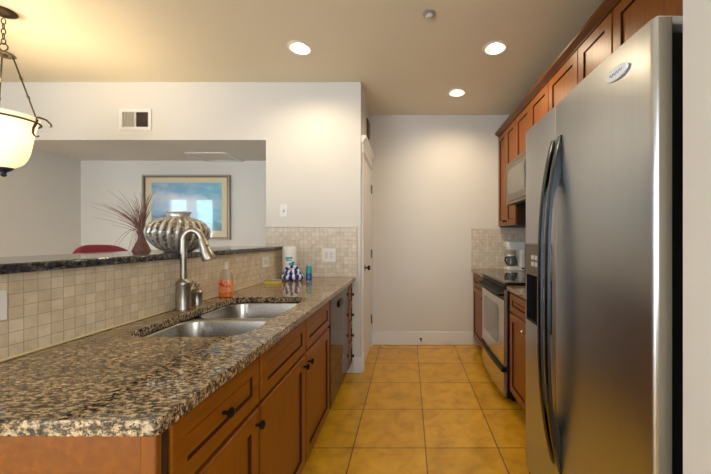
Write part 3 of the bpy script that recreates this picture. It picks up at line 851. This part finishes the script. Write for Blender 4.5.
f = thing('door_chime', 'small dark wall grille high above the pantry door', 'grille', (DX, 3.55, 2.42))
link_obj('case', BX(-0.4545, -0.440, 3.47, 3.64, 2.40, 2.585), simple('chime_brown', (0.085, 0.055, 0.028), 0.5), f, bevel=0.003)
bm = B()
for k in range(6): box(bm, -0.4398, -0.4385, 3.48, 3.63, 2.42 + k * 0.026, 2.43 + k * 0.026)
link_obj('slats', bm, simple('chime_slat', (0.05, 0.03, 0.015), 0.5), f, smooth=False)

f = thing('ceiling_hatch', 'flat white hatch frame in the alcove ceiling', 'hatch', (-2.205, 3.66, 2.205))
bm = B(); hx0, hx1, hy0, hy1 = -2.43, -1.98, 3.47, 3.85
for a in ((hx0, hx0 + .03, hy0, hy1), (hx1 - .03, hx1, hy0, hy1), (hx0 + .03, hx1 - .03, hy0, hy0 + .03), (hx0 + .03, hx1 - .03, hy1 - .03, hy1)):
    box(bm, *a, 2.203, 2.2175)
link_obj('frame', bm, M['trim'], f, bevel=0.003)
link_obj('panel', BX(hx0 + .031, hx1 - .031, hy0 + .031, hy1 - .031, 2.210, 2.2175), M['wall'], f, smooth=False)

f = thing('smoke_detector', 'small round fire sprinkler cap on the kitchen ceiling', 'sprinkler', (0.137, 2.12, CZ - 0.03))
bm = B(); lathe(bm, [(0.044, -0.0005), (0.044, -0.004), (0.034, -0.010), (0.026, -0.010)], (0.137, 2.12, CZ), 28)
link_obj('escutcheon', bm, simple('sprinkler_grey', (0.42, 0.40, 0.38), 0.4, 0.5), f)
bm = B(); lathe(bm, [(0.024, -0.0102), (0.025, -0.022), (0.018, -0.028), (0, -0.0285)], (0.137, 2.12, CZ), 24)
link_obj('cap', bm, simple('sprinkler_cap', (0.60, 0.58, 0.56), 0.45), f)
f.name = 'fire_sprinkler'; ORG[f.name] = ORG['smoke_detector']

f = thing('door_stop', 'little bronze spring door stop on the back baseboard', 'door stop', (0.148, YB - 0.016, 0.06))
bm = B(); cyl(bm, (0.148, YB - 0.0165, 0.075), (0.148, YB - 0.021, 0.075), 0.014, seg=14)
pts = []
for k in range(90):
    a = k * 0.6; g = k / 89
    pts.append((0.148 + 0.0065 * math.cos(a), YB - 0.021 - 0.055 * g, 0.075 + 0.0065 * math.sin(a)))
tube(bm, pts, 0.0018, 5)
link_obj('spring', bm, M['bronze'], f)
bm = B(); cyl(bm, (0.148, YB - 0.076, 0.075), (0.148, YB - 0.088, 0.075), 0.010, 0.009, 14)
link_obj('tip', bm, M['dkgrey'], f)

# ------------------------------------------------------------------ recessed ceiling lights
M['lens'] = simple('lit_lens', (1, 0.9, 0.75), 0.4, emit=(1.0, 0.90, 0.72), es=4.0)
M['baffle'] = simple('white_baffle', (0.80, 0.77, 0.72), 0.4)
CAN_LAB = ['round recessed ceiling light nearest the pantry corner, left of the other two', 'round recessed ceiling light nearest the wall cabinets', 'round recessed ceiling light farthest back, by the back wall']
def can(x, y, label):
    f = thing('recessed_light', label, 'ceiling light', (x, y, CZ), 'recessed ceiling lights')
    bm = B(); lathe(bm, [(0.098, -0.0006), (0.098, -0.005), (0.090, -0.009), (0.076, -0.007), (0.0745, 0.002)], (x, y, CZ), 40, cap=False)
    link_obj('trim_ring', bm, M['baffle'], f)
    bm = B(); lathe(bm, [(0.0745, 0.0022), (0.060, 0.04), (0.051, 0.06)], (x, y, CZ), 40, cap=False)
    link_obj('baffle', bm, M['baffle'], f)
    bm = B(); lathe(bm, [(0.0505, 0.059), (0.042, 0.053), (0.022, 0.050), (0.0, 0.049)], (x, y, CZ), 32)
    link_obj('lens', bm, M['lens'], f)
    ld = bpy.data.lights.new('recessed_lamp', 'SPOT'); ld.energy = CAN_W * 4; ld.color = (1.0, 0.80, 0.53)
    ld.spot_size = R(165); ld.spot_blend = 0.9; ld.shadow_soft_size = 0.05
    lo = bpy.data.objects.new('recessed_lamp', ld); COL.objects.link(lo); lo.parent = f; lo.location = (0, 0, -0.012)
for (x, y), lab in zip(CANS, CAN_LAB): can(x, y, lab)

# ------------------------------------------------------------------ pendant lamp
gx, gy = -2.650, 2.094
f = thing('pendant_lamp', 'bronze pendant lamp with a glowing white bell-shaped glass bowl hanging at left', 'lamp', (gx, gy, 1.70))
bm = B(); lathe(bm, [(0.0, 0), (0.061, -0.001), (0.064, -0.006), (0.055, -0.018), (0.030, -0.032), (0.012, -0.040), (0.0, -0.045)], (gx, gy, CZ), 36)
link_obj('canopy', bm, M['antique'], f)
def link_ring(c, rx, rz, ang, r=0.0028, n=18):
    bm = B()
    tube(bm, [(c[0] + rx * math.cos(2 * PI * k / n) * math.cos(ang), c[1] + rx * math.cos(2 * PI * k / n) * math.sin(ang), c[2] + rz * math.sin(2 * PI * k / n)) for k in range(n)], r, 8, closed=True)
    return bm
z = CZ - 0.052
for k in range(5):
    link_obj('chain_link', link_ring((gx, gy, z - 0.016), 0.0095, 0.020, k * PI / 2 + 0.5), M['antique'], f); z -= 0.033
link_obj('loop', link_ring((gx, gy, z - 0.019), 0.022, 0.024, 0.3, 0.0035), M['antique'], f)
zd = z - 0.047
bm = B(); lathe(bm, [(0.0, 0.004), (0.015, 0.002), (0.048, -0.012), (0.056, -0.022), (0.052, -0.026), (0.022, -0.024), (0.018, -0.036), (0.0, -0.036)], (gx, gy, zd), 36)
link_obj('hub_disc', bm, M['antique'], f)
RIMZ = 2.060; RR = 0.160
for k, a in enumerate((R(-88), R(20), R(150))):
    p0 = Vector((gx + 0.043 * math.cos(a), gy + 0.043 * math.sin(a), zd - 0.022)); p1 = Vector((gx + (RR + 0.004) * math.cos(a), gy + (RR + 0.004) * math.sin(a), RIMZ + 0.012))
    bm = B(); cyl(bm, p0, p1, 0.0045, seg=10)
    for g in (0.33, 0.36, 0.62, 0.65): 
        q = p0.lerp(p1, g); d = (p1 - p0).normalized(); tube(bm, [q - d * 0.008, q, q + d * 0.008], [0.004, 0.0085, 0.004], 10)
    link_obj('rod', bm, M['antique'], f)
    ca, sa = math.cos(a), math.sin(a)
    bm = B()
    sp_ = [(0.120, 0.020), (0.142, 0.030), (0.176, 0.034), (0.210, 0.022), (0.234, -0.004), (0.238, -0.020), (0.230, -0.024)]
    tube(bm, [(gx + r * ca, gy + r * sa, RIMZ + zz) for r, zz in sp_], [0.004, 0.006, 0.007, 0.006, 0.005, 0.004, 0.005], 8)
    sp_ = [(0.166, 0.020), (0.158, -0.010), (0.145, -0.040), (0.143, -0.072), (0.152, -0.092), (0.166, -0.098), (0.174, -0.088)]
    tube(bm, [(gx + r * ca, gy + r * sa, RIMZ + zz) for r, zz in sp_], [0.006, 0.007, 0.007, 0.006, 0.005, 0.004, 0.005], 8)
    link_obj('scroll_arm', bm, M['antique'], f)
bm = B()
tube(bm, [(gx + (RR + 0.003) * math.cos(2 * PI * k / 48), gy + (RR + 0.003) * math.sin(2 * PI * k / 48), RIMZ - 0.004) for k in range(48)], 0.006, 8, closed=True)
link_obj('rim_band', bm, M['antique'], f)
m, nt, b = newmat('opal_glass')
df = nt.nodes.new('ShaderNodeBsdfDiffuse'); df.inputs[0].default_value = (0.85, 0.80, 0.68, 1)
tl = nt.nodes.new('ShaderNodeBsdfTranslucent'); tl.inputs[0].default_value = (0.88, 0.80, 0.60, 1)
em = nt.nodes.new('ShaderNodeEmission'); em.inputs[0].default_value = (1.0, 0.86, 0.62, 1); em.inputs[1].default_value = 0.06
mx = nt.nodes.new('ShaderNodeMixShader'); mx.inputs[0].default_value = 0.045
ads = nt.nodes.new('ShaderNodeAddShader')
nt.links.new(df.outputs[0], mx.inputs[1]); nt.links.new(tl.outputs[0], mx.inputs[2]); nt.links.new(mx.outputs[0], ads.inputs[0]); nt.links.new(em.outputs[0], ads.inputs[1])
nt.links.new(ads.outputs[0], nt.nodes['Material Output'].inputs['Surface'])
M['opal'] = m
bm = B()
lathe(bm, [(0.162, 0.030), (0.154, 0.012), (0.148, -0.015), (0.139, -0.060), (0.131, -0.105), (0.126, -0.140), (0.121, -0.180), (0.114, -0.215), (0.104, -0.250), (0.088, -0.280), (0.066, -0.302), (0.041, -0.318), (0.013, -0.322)], (gx, gy, RIMZ), 56, cap=False)
o = link_obj('glass_bowl', bm, M['opal'], f)
bm = B(); lathe(bm, [(0.046, -0.317), (0.044, -0.324), (0.030, -0.338), (0.016, -0.346), (0.012, -0.356), (0.016, -0.364), (0.010, -0.374), (0.0, -0.378)], (gx, gy, RIMZ), 28)
o = link_obj('finial', bm, simple('blued_bronze', (0.05, 0.06, 0.10), 0.35, 0.8), f); o['label'] = 'dark bluish bottom cap'
ld = bpy.data.lights.new('pendant_bulb', 'POINT'); ld.energy = PENDANT_W; ld.color = (1.0, 0.84, 0.60); ld.shadow_soft_size = 0.06
lo = bpy.data.objects.new('pendant_bulb', ld); COL.objects.link(lo); lo.parent = f; lo.location = (0, 0, 2.0 - 1.70)

# ------------------------------------------------------------------ right-hand run (faces -x)
RFX = 0.797      # carcass front; door face at 0.776
c = thing('base_cabinet', 'base cabinet in the far right corner beyond the range, drawers over a door', 'cabinet', (1.09, 3.54, 0.001))
bm = B(); carcass(bm, RFX, XR - 0.012, 3.232, YB - 0.010)
link_obj('body', bm, M['shaded_shell'], c, smooth=False)
drawer(c, -1, RFX, 3.242, 3.832, 0.725, 0.866, (3.54, 0.795))
door_leaf(c, -1, RFX, 3.242, 3.832, 0.115, 0.715, (3.29, 0.66))
kick(c, -1, RFX, 3.232, YB - 0.018)
c = thing('base_cabinet', 'base cabinet between the range and the refrigerator, drawer over door with a bright knob', 'cabinet', (1.09, 2.09, 0.001))
bm = B(); carcass(bm, RFX, XR - 0.012, 1.720, 2.464)
link_obj('body', bm, M['shaded_shell'], c, smooth=False)
drawer(c, -1, RFX, 2.085, 2.455, 0.725, 0.866); drawer(c, -1, RFX, 1.728, 2.075, 0.725, 0.866)
door_leaf(c, -1, RFX, 2.085, 2.455, 0.115, 0.715, (2.125, 0.655), M['chrome'])
door_leaf(c, -1, RFX, 1.728, 2.075, 0.115, 0.715, (2.035, 0.655), M['chrome'])
kick(c, -1, RFX, 1.720, 2.464)
tag(link_obj('countertop', BX(0.755, XR - 0.009, 3.230, YB - 0.009, 0.882, 0.915), M['granite'], bevel=0.004), 'small piece of speckled granite countertop in the far corner beyond the range', 'countertop')
tag(link_obj('countertop', BX(0.755, XR - 0.009, 1.715, 2.466, 0.882, 0.915), M['granite'], bevel=0.004), 'speckled granite countertop between range and refrigerator', 'countertop')

# range
r_ = thing('range', 'stainless electric range with black glass top on the right side', 'stove', (1.05, 2.85, 0.001))
y0, y1 = 2.474, 3.222
bm = B(); box(bm, 0.765, 1.375, y0, y1, 0.04, 0.918)
for yy in (y0 + 0.06, y1 - 0.06):
    for xx in (0.83, 1.30): cyl(bm, (xx, yy, 0.002), (xx, yy, 0.04), 0.02, seg=12)
link_obj('body', bm, M['black'], r_, bevel=0.003)
ct = link_obj('cooktop', BX(0.748, 1.36, y0 + 0.002, y1 - 0.002, 0.9185, 0.938), M['blackglass'], r_, bevel=0.005)
M['burner'] = simple('burner_ring', (0.10, 0.09, 0.09), 0.3)
for xx, yy, rr in ((0.92, 2.66, 0.10), (0.92, 3.04, 0.075), (1.20, 2.66, 0.075), (1.20, 3.04, 0.10)):
    bm = B(); lathe(bm, [(rr, 0), (rr, 0.0006), (rr - 0.004, 0.0006), (rr - 0.004, 0)], (xx, yy, 0.9382), 40, cap=False)
    link_obj('burner', bm, M['burner'], ct)
bm = B(); prism(bm, [(0.750, 0.890), (0.764, 0.890), (0.764, 0.9165), (0.744, 0.9165)], 'y', y0 + 0.004, y1 - 0.004)
link_obj('front_trim', bm, M['black'], r_)
# oven door: slightly bowed stainless panel
def bow(y): 
    u = (y - (y0 + y1) / 2) / ((y1 - y0) / 2); return 0.741 - 0.012 * (1 - u * u)
ys = [y0 + 0.010 + (y1 - y0 - 0.020) * k / 14 for k in range(15)]
bm = B(); prism(bm, [(bow(y), y) for y in ys] + [(0.764, ys[-1]), (0.764, ys[0])], 'z', 0.285, 0.882)
od = link_obj('oven_door', bm, M['steel_h'], r_)
bm = B(); prism(bm, [(bow(y) - 0.002, y) for y in ys] + [(bow(y) - 0.0003, y) for y in ys[::-1]], 'z', 0.80, 0.882)
o = link_obj('upper_band', bm, M['black'], od); o['label'] = 'black band behind the handle'
bm = B()
wy0, wy1 = y0 + 0.14, y1 - 0.12
nw = 24; rw = 0.05; rows = []
for k in range(nw + 1):
    y = wy0 + (wy1 - wy0) * 0.5 * (1 - math.cos(PI * k / nw)); d = min(y - wy0, wy1 - y)
    dz = rw - math.sqrt(max(0, rw * rw - (rw - d) ** 2)) if d < rw else 0
    rows.append([bm.verts.new(p_) for p_ in ((bow(y) + 0.001, y, 0.42 + dz), (bow(y) - 0.003, y, 0.423 + dz), (bow(y) - 0.003, y, 0.737 - dz), (bow(y) + 0.001, y, 0.74 - dz))])
for a, b_ in zip(rows, rows[1:]): ring_faces(bm, a, b_)
bm.faces.new(rows[0]); bm.faces.new(rows[-1])
link_obj('window', bm, M['ovenglass'], od)
bm = B()
hp = [(bow(y) - 0.040 - 0.006 * math.sin(PI * k / 14), y, 0.845) for k, y in enumerate(ys)]
tube(bm, [(bow(ys[0]), ys[0] + 0.004, 0.845)] + hp + [(bow(ys[-1]), ys[-1] - 0.004, 0.845)], 0.0115, 12)
link_obj('handle', bm, M['black'], od)
bm = B(); prism(bm, [(bow(y), y) for y in ys] + [(0.764, ys[-1]), (0.764, ys[0])], 'z', 0.055, 0.240)
dr = link_obj('drawer', bm, M['steel_h'], r_)
bm = B(); prism(bm, [(bow(y) - 0.016, y) for y in ys] + [(0.764, ys[-1]), (0.764, ys[0])], 'z', 0.242, 0.278)
link_obj('handle', bm, M['black'], dr)
bm = B(); prism(bm, [(1.361, 0.9185), (1.375, 0.9185), (1.392, 1.10), (1.392, 1.115), (1.366, 1.115), (1.345, 0.97), (1.361, 0.94)], 'y', y0 + 0.004, y1 - 0.004)
bg = link_obj('backguard', bm, M['black'], r_)
for k in range(4):
    yy = y0 + 0.10 + (0, 0.09, 0.46, 0.55)[k]
    bm = B(); cyl(bm, (1.353, yy, 1.045), (1.330, yy, 1.048), 0.018, 0.016, 18)
    link_obj('knob', bm, M['white'], bg)

# coffee maker in the far corner
kx, ky = 1.225, 3.70
f = thing('coffee_maker', 'white drip coffee maker on the far corner countertop', 'coffee maker', (kx, ky, 0.9155))
z = 0.9155
bm = B(); prism(bm, rrect(kx - 0.105, kx + 0.105, ky - 0.085, ky + 0.085, 0.03), 'z', z + 0.0005, z + 0.045)
link_obj('base', bm, M['white'], f, bevel=0.006)
bm = B(); prism(bm, rrect(kx + 0.035, kx + 0.103, ky - 0.08, ky + 0.08, 0.025), 'z', z + 0.0455, z + 0.235)
link_obj('tower', bm, M['white'], f, bevel=0.004)
bm = B()
for sgn, (a, b_) in enumerate((((-0.085, 0.105), 0.235), ((-0.108, 0.108), 0.30))):
    pass
A = [bm.verts.new((x, y, z + 0.2355)) for x, y in rrect(kx - 0.082, kx + 0.103, ky - 0.078, ky + 0.078, 0.03)]
C_ = [bm.verts.new((x, y, z + 0.290)) for x, y in rrect(kx - 0.108, kx + 0.108, ky - 0.086, ky + 0.086, 0.03)]
D_ = [bm.verts.new((x, y, z + 0.318)) for x, y in rrect(kx - 0.108, kx + 0.108, ky - 0.086, ky + 0.086, 0.03)]
ring_faces(bm, A, C_); ring_faces(bm, C_, D_); bm.faces.new(A); bm.faces.new(D_)
link_obj('reservoir', bm, M['white'], f)
link_obj('lid', BX(kx - 0.095, kx + 0.095, ky - 0.075, ky + 0.075, z + 0.3185, z + 0.328), M['white'], f, bevel=0.004)
bm = B(); lathe(bm, [(0.045, 0.046), (0.060, 0.055), (0.064, 0.10), (0.056, 0.14), (0.045, 0.155), (0.047, 0.165)], (kx - 0.035, ky, z), 28)
cf = link_obj('carafe', bm, simple('smoky_carafe_glass', (0.09, 0.10, 0.12), 0.05, coat=0.5), f)
bm = B(); tube(bm, [(kx - 0.085, ky - 0.03, z + 0.15), (kx - 0.118, ky - 0.045, z + 0.15), (kx - 0.124, ky - 0.047, z + 0.11), (kx - 0.095, ky - 0.035, z + 0.075)], [0.007, 0.008, 0.008, 0.007], 10)
link_obj('carafe_handle', bm, M['black'], cf)
bm = B(); lathe(bm, [(0.047, 0.1655), (0.044, 0.175), (0.015, 0.18), (0, 0.18)], (kx - 0.035, ky, z), 24)
link_obj('carafe_lid', bm, M['white'], cf)
bm = B(); box(bm, kx + 0.055, kx + 0.085, ky - 0.0875, ky - 0.0852, z + 0.018, z + 0.034)
link_obj('switch', bm, M['black'], f)

# wall cabinets
UX = 1.100
def upper(label, y0, y1, z0, doors, kn):
    c = thing('wall_cabinet', label, 'cabinet', (1.25, (y0 + y1) / 2, z0))
    link_obj('body', BX(UX, XR - 0.010, y0, y1, z0, 2.495), M['shaded_shell'], c, smooth=False)
    n = len(doors) - 1
    for k in range(n):
        o = link_obj('door', panel_door(B(), -1, UX, doors[k] + 0.0025, doors[k + 1] - 0.0025, z0 + 0.012, 2.490, rail=0.062), [M['wood'], M['glaze_shade']], c)
        if kn:
            yk = doors[k + 1] - 0.03 if k % 2 == 0 else doors[k] + 0.03
            knob(o, -1, UX - 0.021, yk, z0 + 0.06, M['bronze'], 0.013)
    return c
upper('tall wall cabinet in the far right corner, left of the microwave', 3.229, YB - 0.010, 1.411, (3.229, 3.545, 3.845), True)
upper('short two-door wall cabinet directly above the microwave', 2.472, 3.225, 2.030, (2.472, 2.845, 3.225), False)
upper('two-door wall cabinet between the microwave and the refrigerator', 1.698, 2.468, 1.411, (1.698, 2.040, 2.468), True)
upper('wall cabinet directly above the refrigerator', 0.780, 1.694, 1.865, (0.785, 1.240, 1.694), False)
bm = B()
prism(bm, [(UX - 0.022, 2.497), (UX - 0.022, 2.503), (UX - 0.030, 2.510), (UX - 0.050, 2.522), (UX - 0.058, 2.530), (UX - 0.058, 2.548), (UX + 0.02, 2.548), (UX + 0.02, 2.4955), (UX - 0.001, 2.4955), (UX - 0.001, 2.497)], 'y', 0.776, YB - 0.002)
o = link_obj('crown_molding', bm, M['crown']); tag(o, 'long stained wood crown molding running along the top of the wall cabinets', 'molding')

# over-the-range microwave
f = thing('microwave', 'stainless over-the-range microwave under the short cabinet', 'microwave', (1.19, 2.85, 1.612))
link_obj('body', BX(1.006, XR - 0.010, 2.476, 3.222, 1.614, 2.026), M['dkgrey'], f, bevel=0.003)
bm = B(); box(bm, 0.984, 1.0055, 2.60, 3.222, 1.640, 2.000)
md = link_obj('door', bm, M['mwsteel'], f, bevel=0.006)
bm = B(); prism(bm, rrect(2.68, 3.17, 1.705, 1.945, 0.02), 'x', 0.982, 0.9838)
link_obj('window', bm, M['ovenglass'], md)
bm = B(); tube(bm, [(0.983, 2.625, 1.70), (0.955, 2.625, 1.71), (0.952, 2.625, 1.82), (0.955, 2.625, 1.93), (0.983, 2.625, 1.94)], 0.009, 10)
link_obj('handle', bm, M['mwsteel'], md)
link_obj('control_panel', BX(0.984, 1.0055, 2.476, 2.597, 1.640, 2.000), M['blackglass'], f, bevel=0.004)
link_obj('top_vent', BX(0.988, 1.0055, 2.476, 3.222, 2.003, 2.024), M['mwsteel'], f)
link_obj('bottom_lip', BX(0.988, 1.0055, 2.476, 3.222, 1.614, 1.637), M['mwsteel'], f)
bm = B()
for k in range(2): box(bm, 1.05, 1.30, 2.53 + k * 0.34, 2.83 + k * 0.34, 1.609, 1.6135)
link_obj('filter', bm, M['black'], f)

# ------------------------------------------------------------------ refrigerator
f = thing('refrigerator', 'tall stainless side-by-side refrigerator with long bowed handles at right', 'refrigerator', (1.0, 1.245, 0.001))
F0, F1, SEAM = 0.800, 1.688, 1.335
DZ0, DZ1 = 0.095, 1.835
bm = B(); box(bm, 0.6605, 1.375, F0 + 0.012, F1 - 0.006, 0.03, 1.805)
for yy in (F0 + 0.08, F1 - 0.08):
    for xx in (0.76, 1.30): cyl(bm, (xx, yy, 0.002), (xx, yy, 0.03), 0.025, seg=12)
link_obj('body', bm, M['black'], f, bevel=0.004)
link_obj('base_grille', BX(0.635, 0.660, F0 + 0.012, F1 - 0.006, 0.02, 0.088), M['black'], f, smooth=False)
M['side'] = simple('door_side_grey_brown', (0.26, 0.225, 0.17), 0.38, 0.7)
def door_profile(y0, y1, r0, r1, bulge=0.006, xf=0.615, xb=0.659, n=10):
    pts = [(xb, y0)]
    for k in range(7):
        a = R(90 * k / 6); pts.append((xf + r0 * (1 - math.sin(a)), y0 + r0 * (1 - math.cos(a))))
    for k in range(1, n):
        u = k / n; y = y0 + r0 + (y1 - y0 - r0 - r1) * u
        pts.append((xf - bulge * math.sin(PI * u), y))
    for k in range(7):
        a = R(90 - 90 * k / 6); pts.append((xf + r1 * (1 - math.sin(a)), y1 - r1 * (1 - math.cos(a))))
    pts.append((xb, y1))
    return pts
fd = link_obj('fridge_door', prism(B(), door_profile(F0, SEAM - 0.0015, 0.014, 0.0015), 'z', DZ0, DZ1), [M['steel'], M['side']], f, angle=30)
for p_ in fd.data.polygons:
    if p_.normal.y < -0.95: p_.material_index = 1
# freezer door: notched for the dispenser
N0, N1, NZ0, NZ1 = 1.372, 1.662, 0.865, 1.255
bm = B(); full = door_profile(SEAM + 0.0015, F1, 0.0015, 0.012, 0.003)
prism(bm, full, 'z', DZ0, NZ0); prism(bm, full, 'z', NZ1, DZ1)
def xfr(y): 
    u = (y - SEAM - 0.015) / (F1 - SEAM - 0.031); return 0.615 - 0.003 * math.sin(PI * max(0, min(1, u)))
a_ = [p_ for p_ in full if p_[1] < N0 - 0.004]; b__ = [p_ for p_ in full if p_[1] > N1 + 0.004]
notch = a_[:] + [(xfr(N0), N0), (0.650, N0), (0.650, N1), (xfr(N1), N1)] + b__
prism(bm, notch, 'z', NZ0, NZ1)
zd_ = link_obj('freezer_door', bm, M['steel'], f, angle=30)
# dispenser
bm = B(); box(bm, 0.608, 0.649, N0 + 0.001, N1 - 0.001, 1.098, NZ1 - 0.001)
M['panelbr'] = simple('bronze_grey_panel', (0.16, 0.125, 0.09), 0.35, 0.6)
dp = link_obj('dispenser_panel', bm, M['panelbr'], zd_, bevel=0.004)
bm = B()
for i in range(3):
    for j in range(2):
        box(bm, 0.6065, 0.6078, N1 - 0.20 + i * 0.045, N1 - 0.168 + i * 0.045, 1.145 + j * 0.032, 1.166 + j * 0.032)
o = link_obj('dispenser_buttons', bm, simple('pale_buttons', (0.55, 0.54, 0.52), 0.4), zd_); o['label'] = 'pale control buttons'
bm = B()
box(bm, 0.645, 0.6495, N0 + 0.001, N1 - 0.001, NZ0 + 0.001, 1.097)
box(bm, 0.612, 0.645, N0 + 0.001, N0 + 0.006, NZ0 + 0.001, 1.097); box(bm, 0.612, 0.645, N1 - 0.006, N1 - 0.001, NZ0 + 0.001, 1.097)
box(bm, 0.609, 0.645, N0 + 0.006, N1 - 0.006, NZ0 + 0.001, NZ0 + 0.014)
link_obj('dispenser_well', bm, M['black'], zd_, smooth=False)
bm = B(); prism(bm, [(0.626, 1.05), (0.638, 1.05), (0.626, 0.955), (0.620, 0.955)], 'y', 1.49, 1.545)
link_obj('dispenser_paddle', bm, simple('grey_paddle', (0.35, 0.36, 0.38), 0.3), zd_, bevel=0.003)
# bowed handles
def handle(yc, door):
    bm = B(); rows = []; n = 40; z0, z1 = 0.33, 1.695; hw = 0.0165
    for k in range(n + 1):
        t = -1 + 2 * k / n; zz = (z0 + z1) / 2 + (z1 - z0) / 2 * t
        xo = 0.609 - 0.058 * (1 - abs(t) ** 3.2)
        e = min(1, max(0, (abs(t) - 0.60) / 0.16)); xi = xo + 0.016 + (0.612 - xo - 0.016) * e ** 2.2
        xi = max(xi, xo + 0.003)
        rows.append([bm.verts.new(p_) for p_ in ((xi, yc - hw, zz), (xo + 0.004, yc - hw, zz), (xo, yc - hw * 0.55, zz), (xo, yc + hw * 0.55, zz), (xo + 0.004, yc + hw, zz), (xi, yc + hw, zz))])
    for a, b_ in zip(rows, rows[1:]): ring_faces(bm, a, b_)
    bm.faces.new(rows[0]); bm.faces.new(rows[-1])
    return link_obj('handle', bm, M['handle'], door, angle=50)
handle(SEAM + 0.027, zd_); handle(SEAM - 0.040, fd)
# oval badge
bm = B(); by, bz = 0.932, 1.762
prism(bm, [(by + 0.046 * math.cos(2 * PI * k / 36), bz + 0.018 * math.sin(2 * PI * k / 36)) for k in range(36)], 'x', 0.6035, 0.6105)
o = link_obj('badge', bm, [simple('pale_blue_badge', (0.86, 0.90, 0.95), 0.3)], fd, bevel=0.0015); o['label'] = 'pale oval maker badge'
bm = B()
pts = []
for k in range(40):
    g = k / 39
    pts.append((0.6032, by + 0.028 - 0.056 * g, bz + 0.005 * math.sin(g * 26) * (1 - 0.4 * g)))
tube(bm, pts, 0.0014, 6)
link_obj('badge_script', bm, simple('blue_script', (0.28, 0.40, 0.62), 0.3), fd)
# hinge covers
for yy, dr_ in ((F0 + 0.055, 0), (F1 - 0.05, 1)):
    bm = B(); box(bm, 0.64, 0.76, yy - 0.03, yy + 0.03, DZ1 + 0.0005, DZ1 + 0.022)
    link_obj('hinge_cover', bm, simple('hinge_cover_grey', (0.62, 0.61, 0.60), 0.4), f, bevel=0.006)
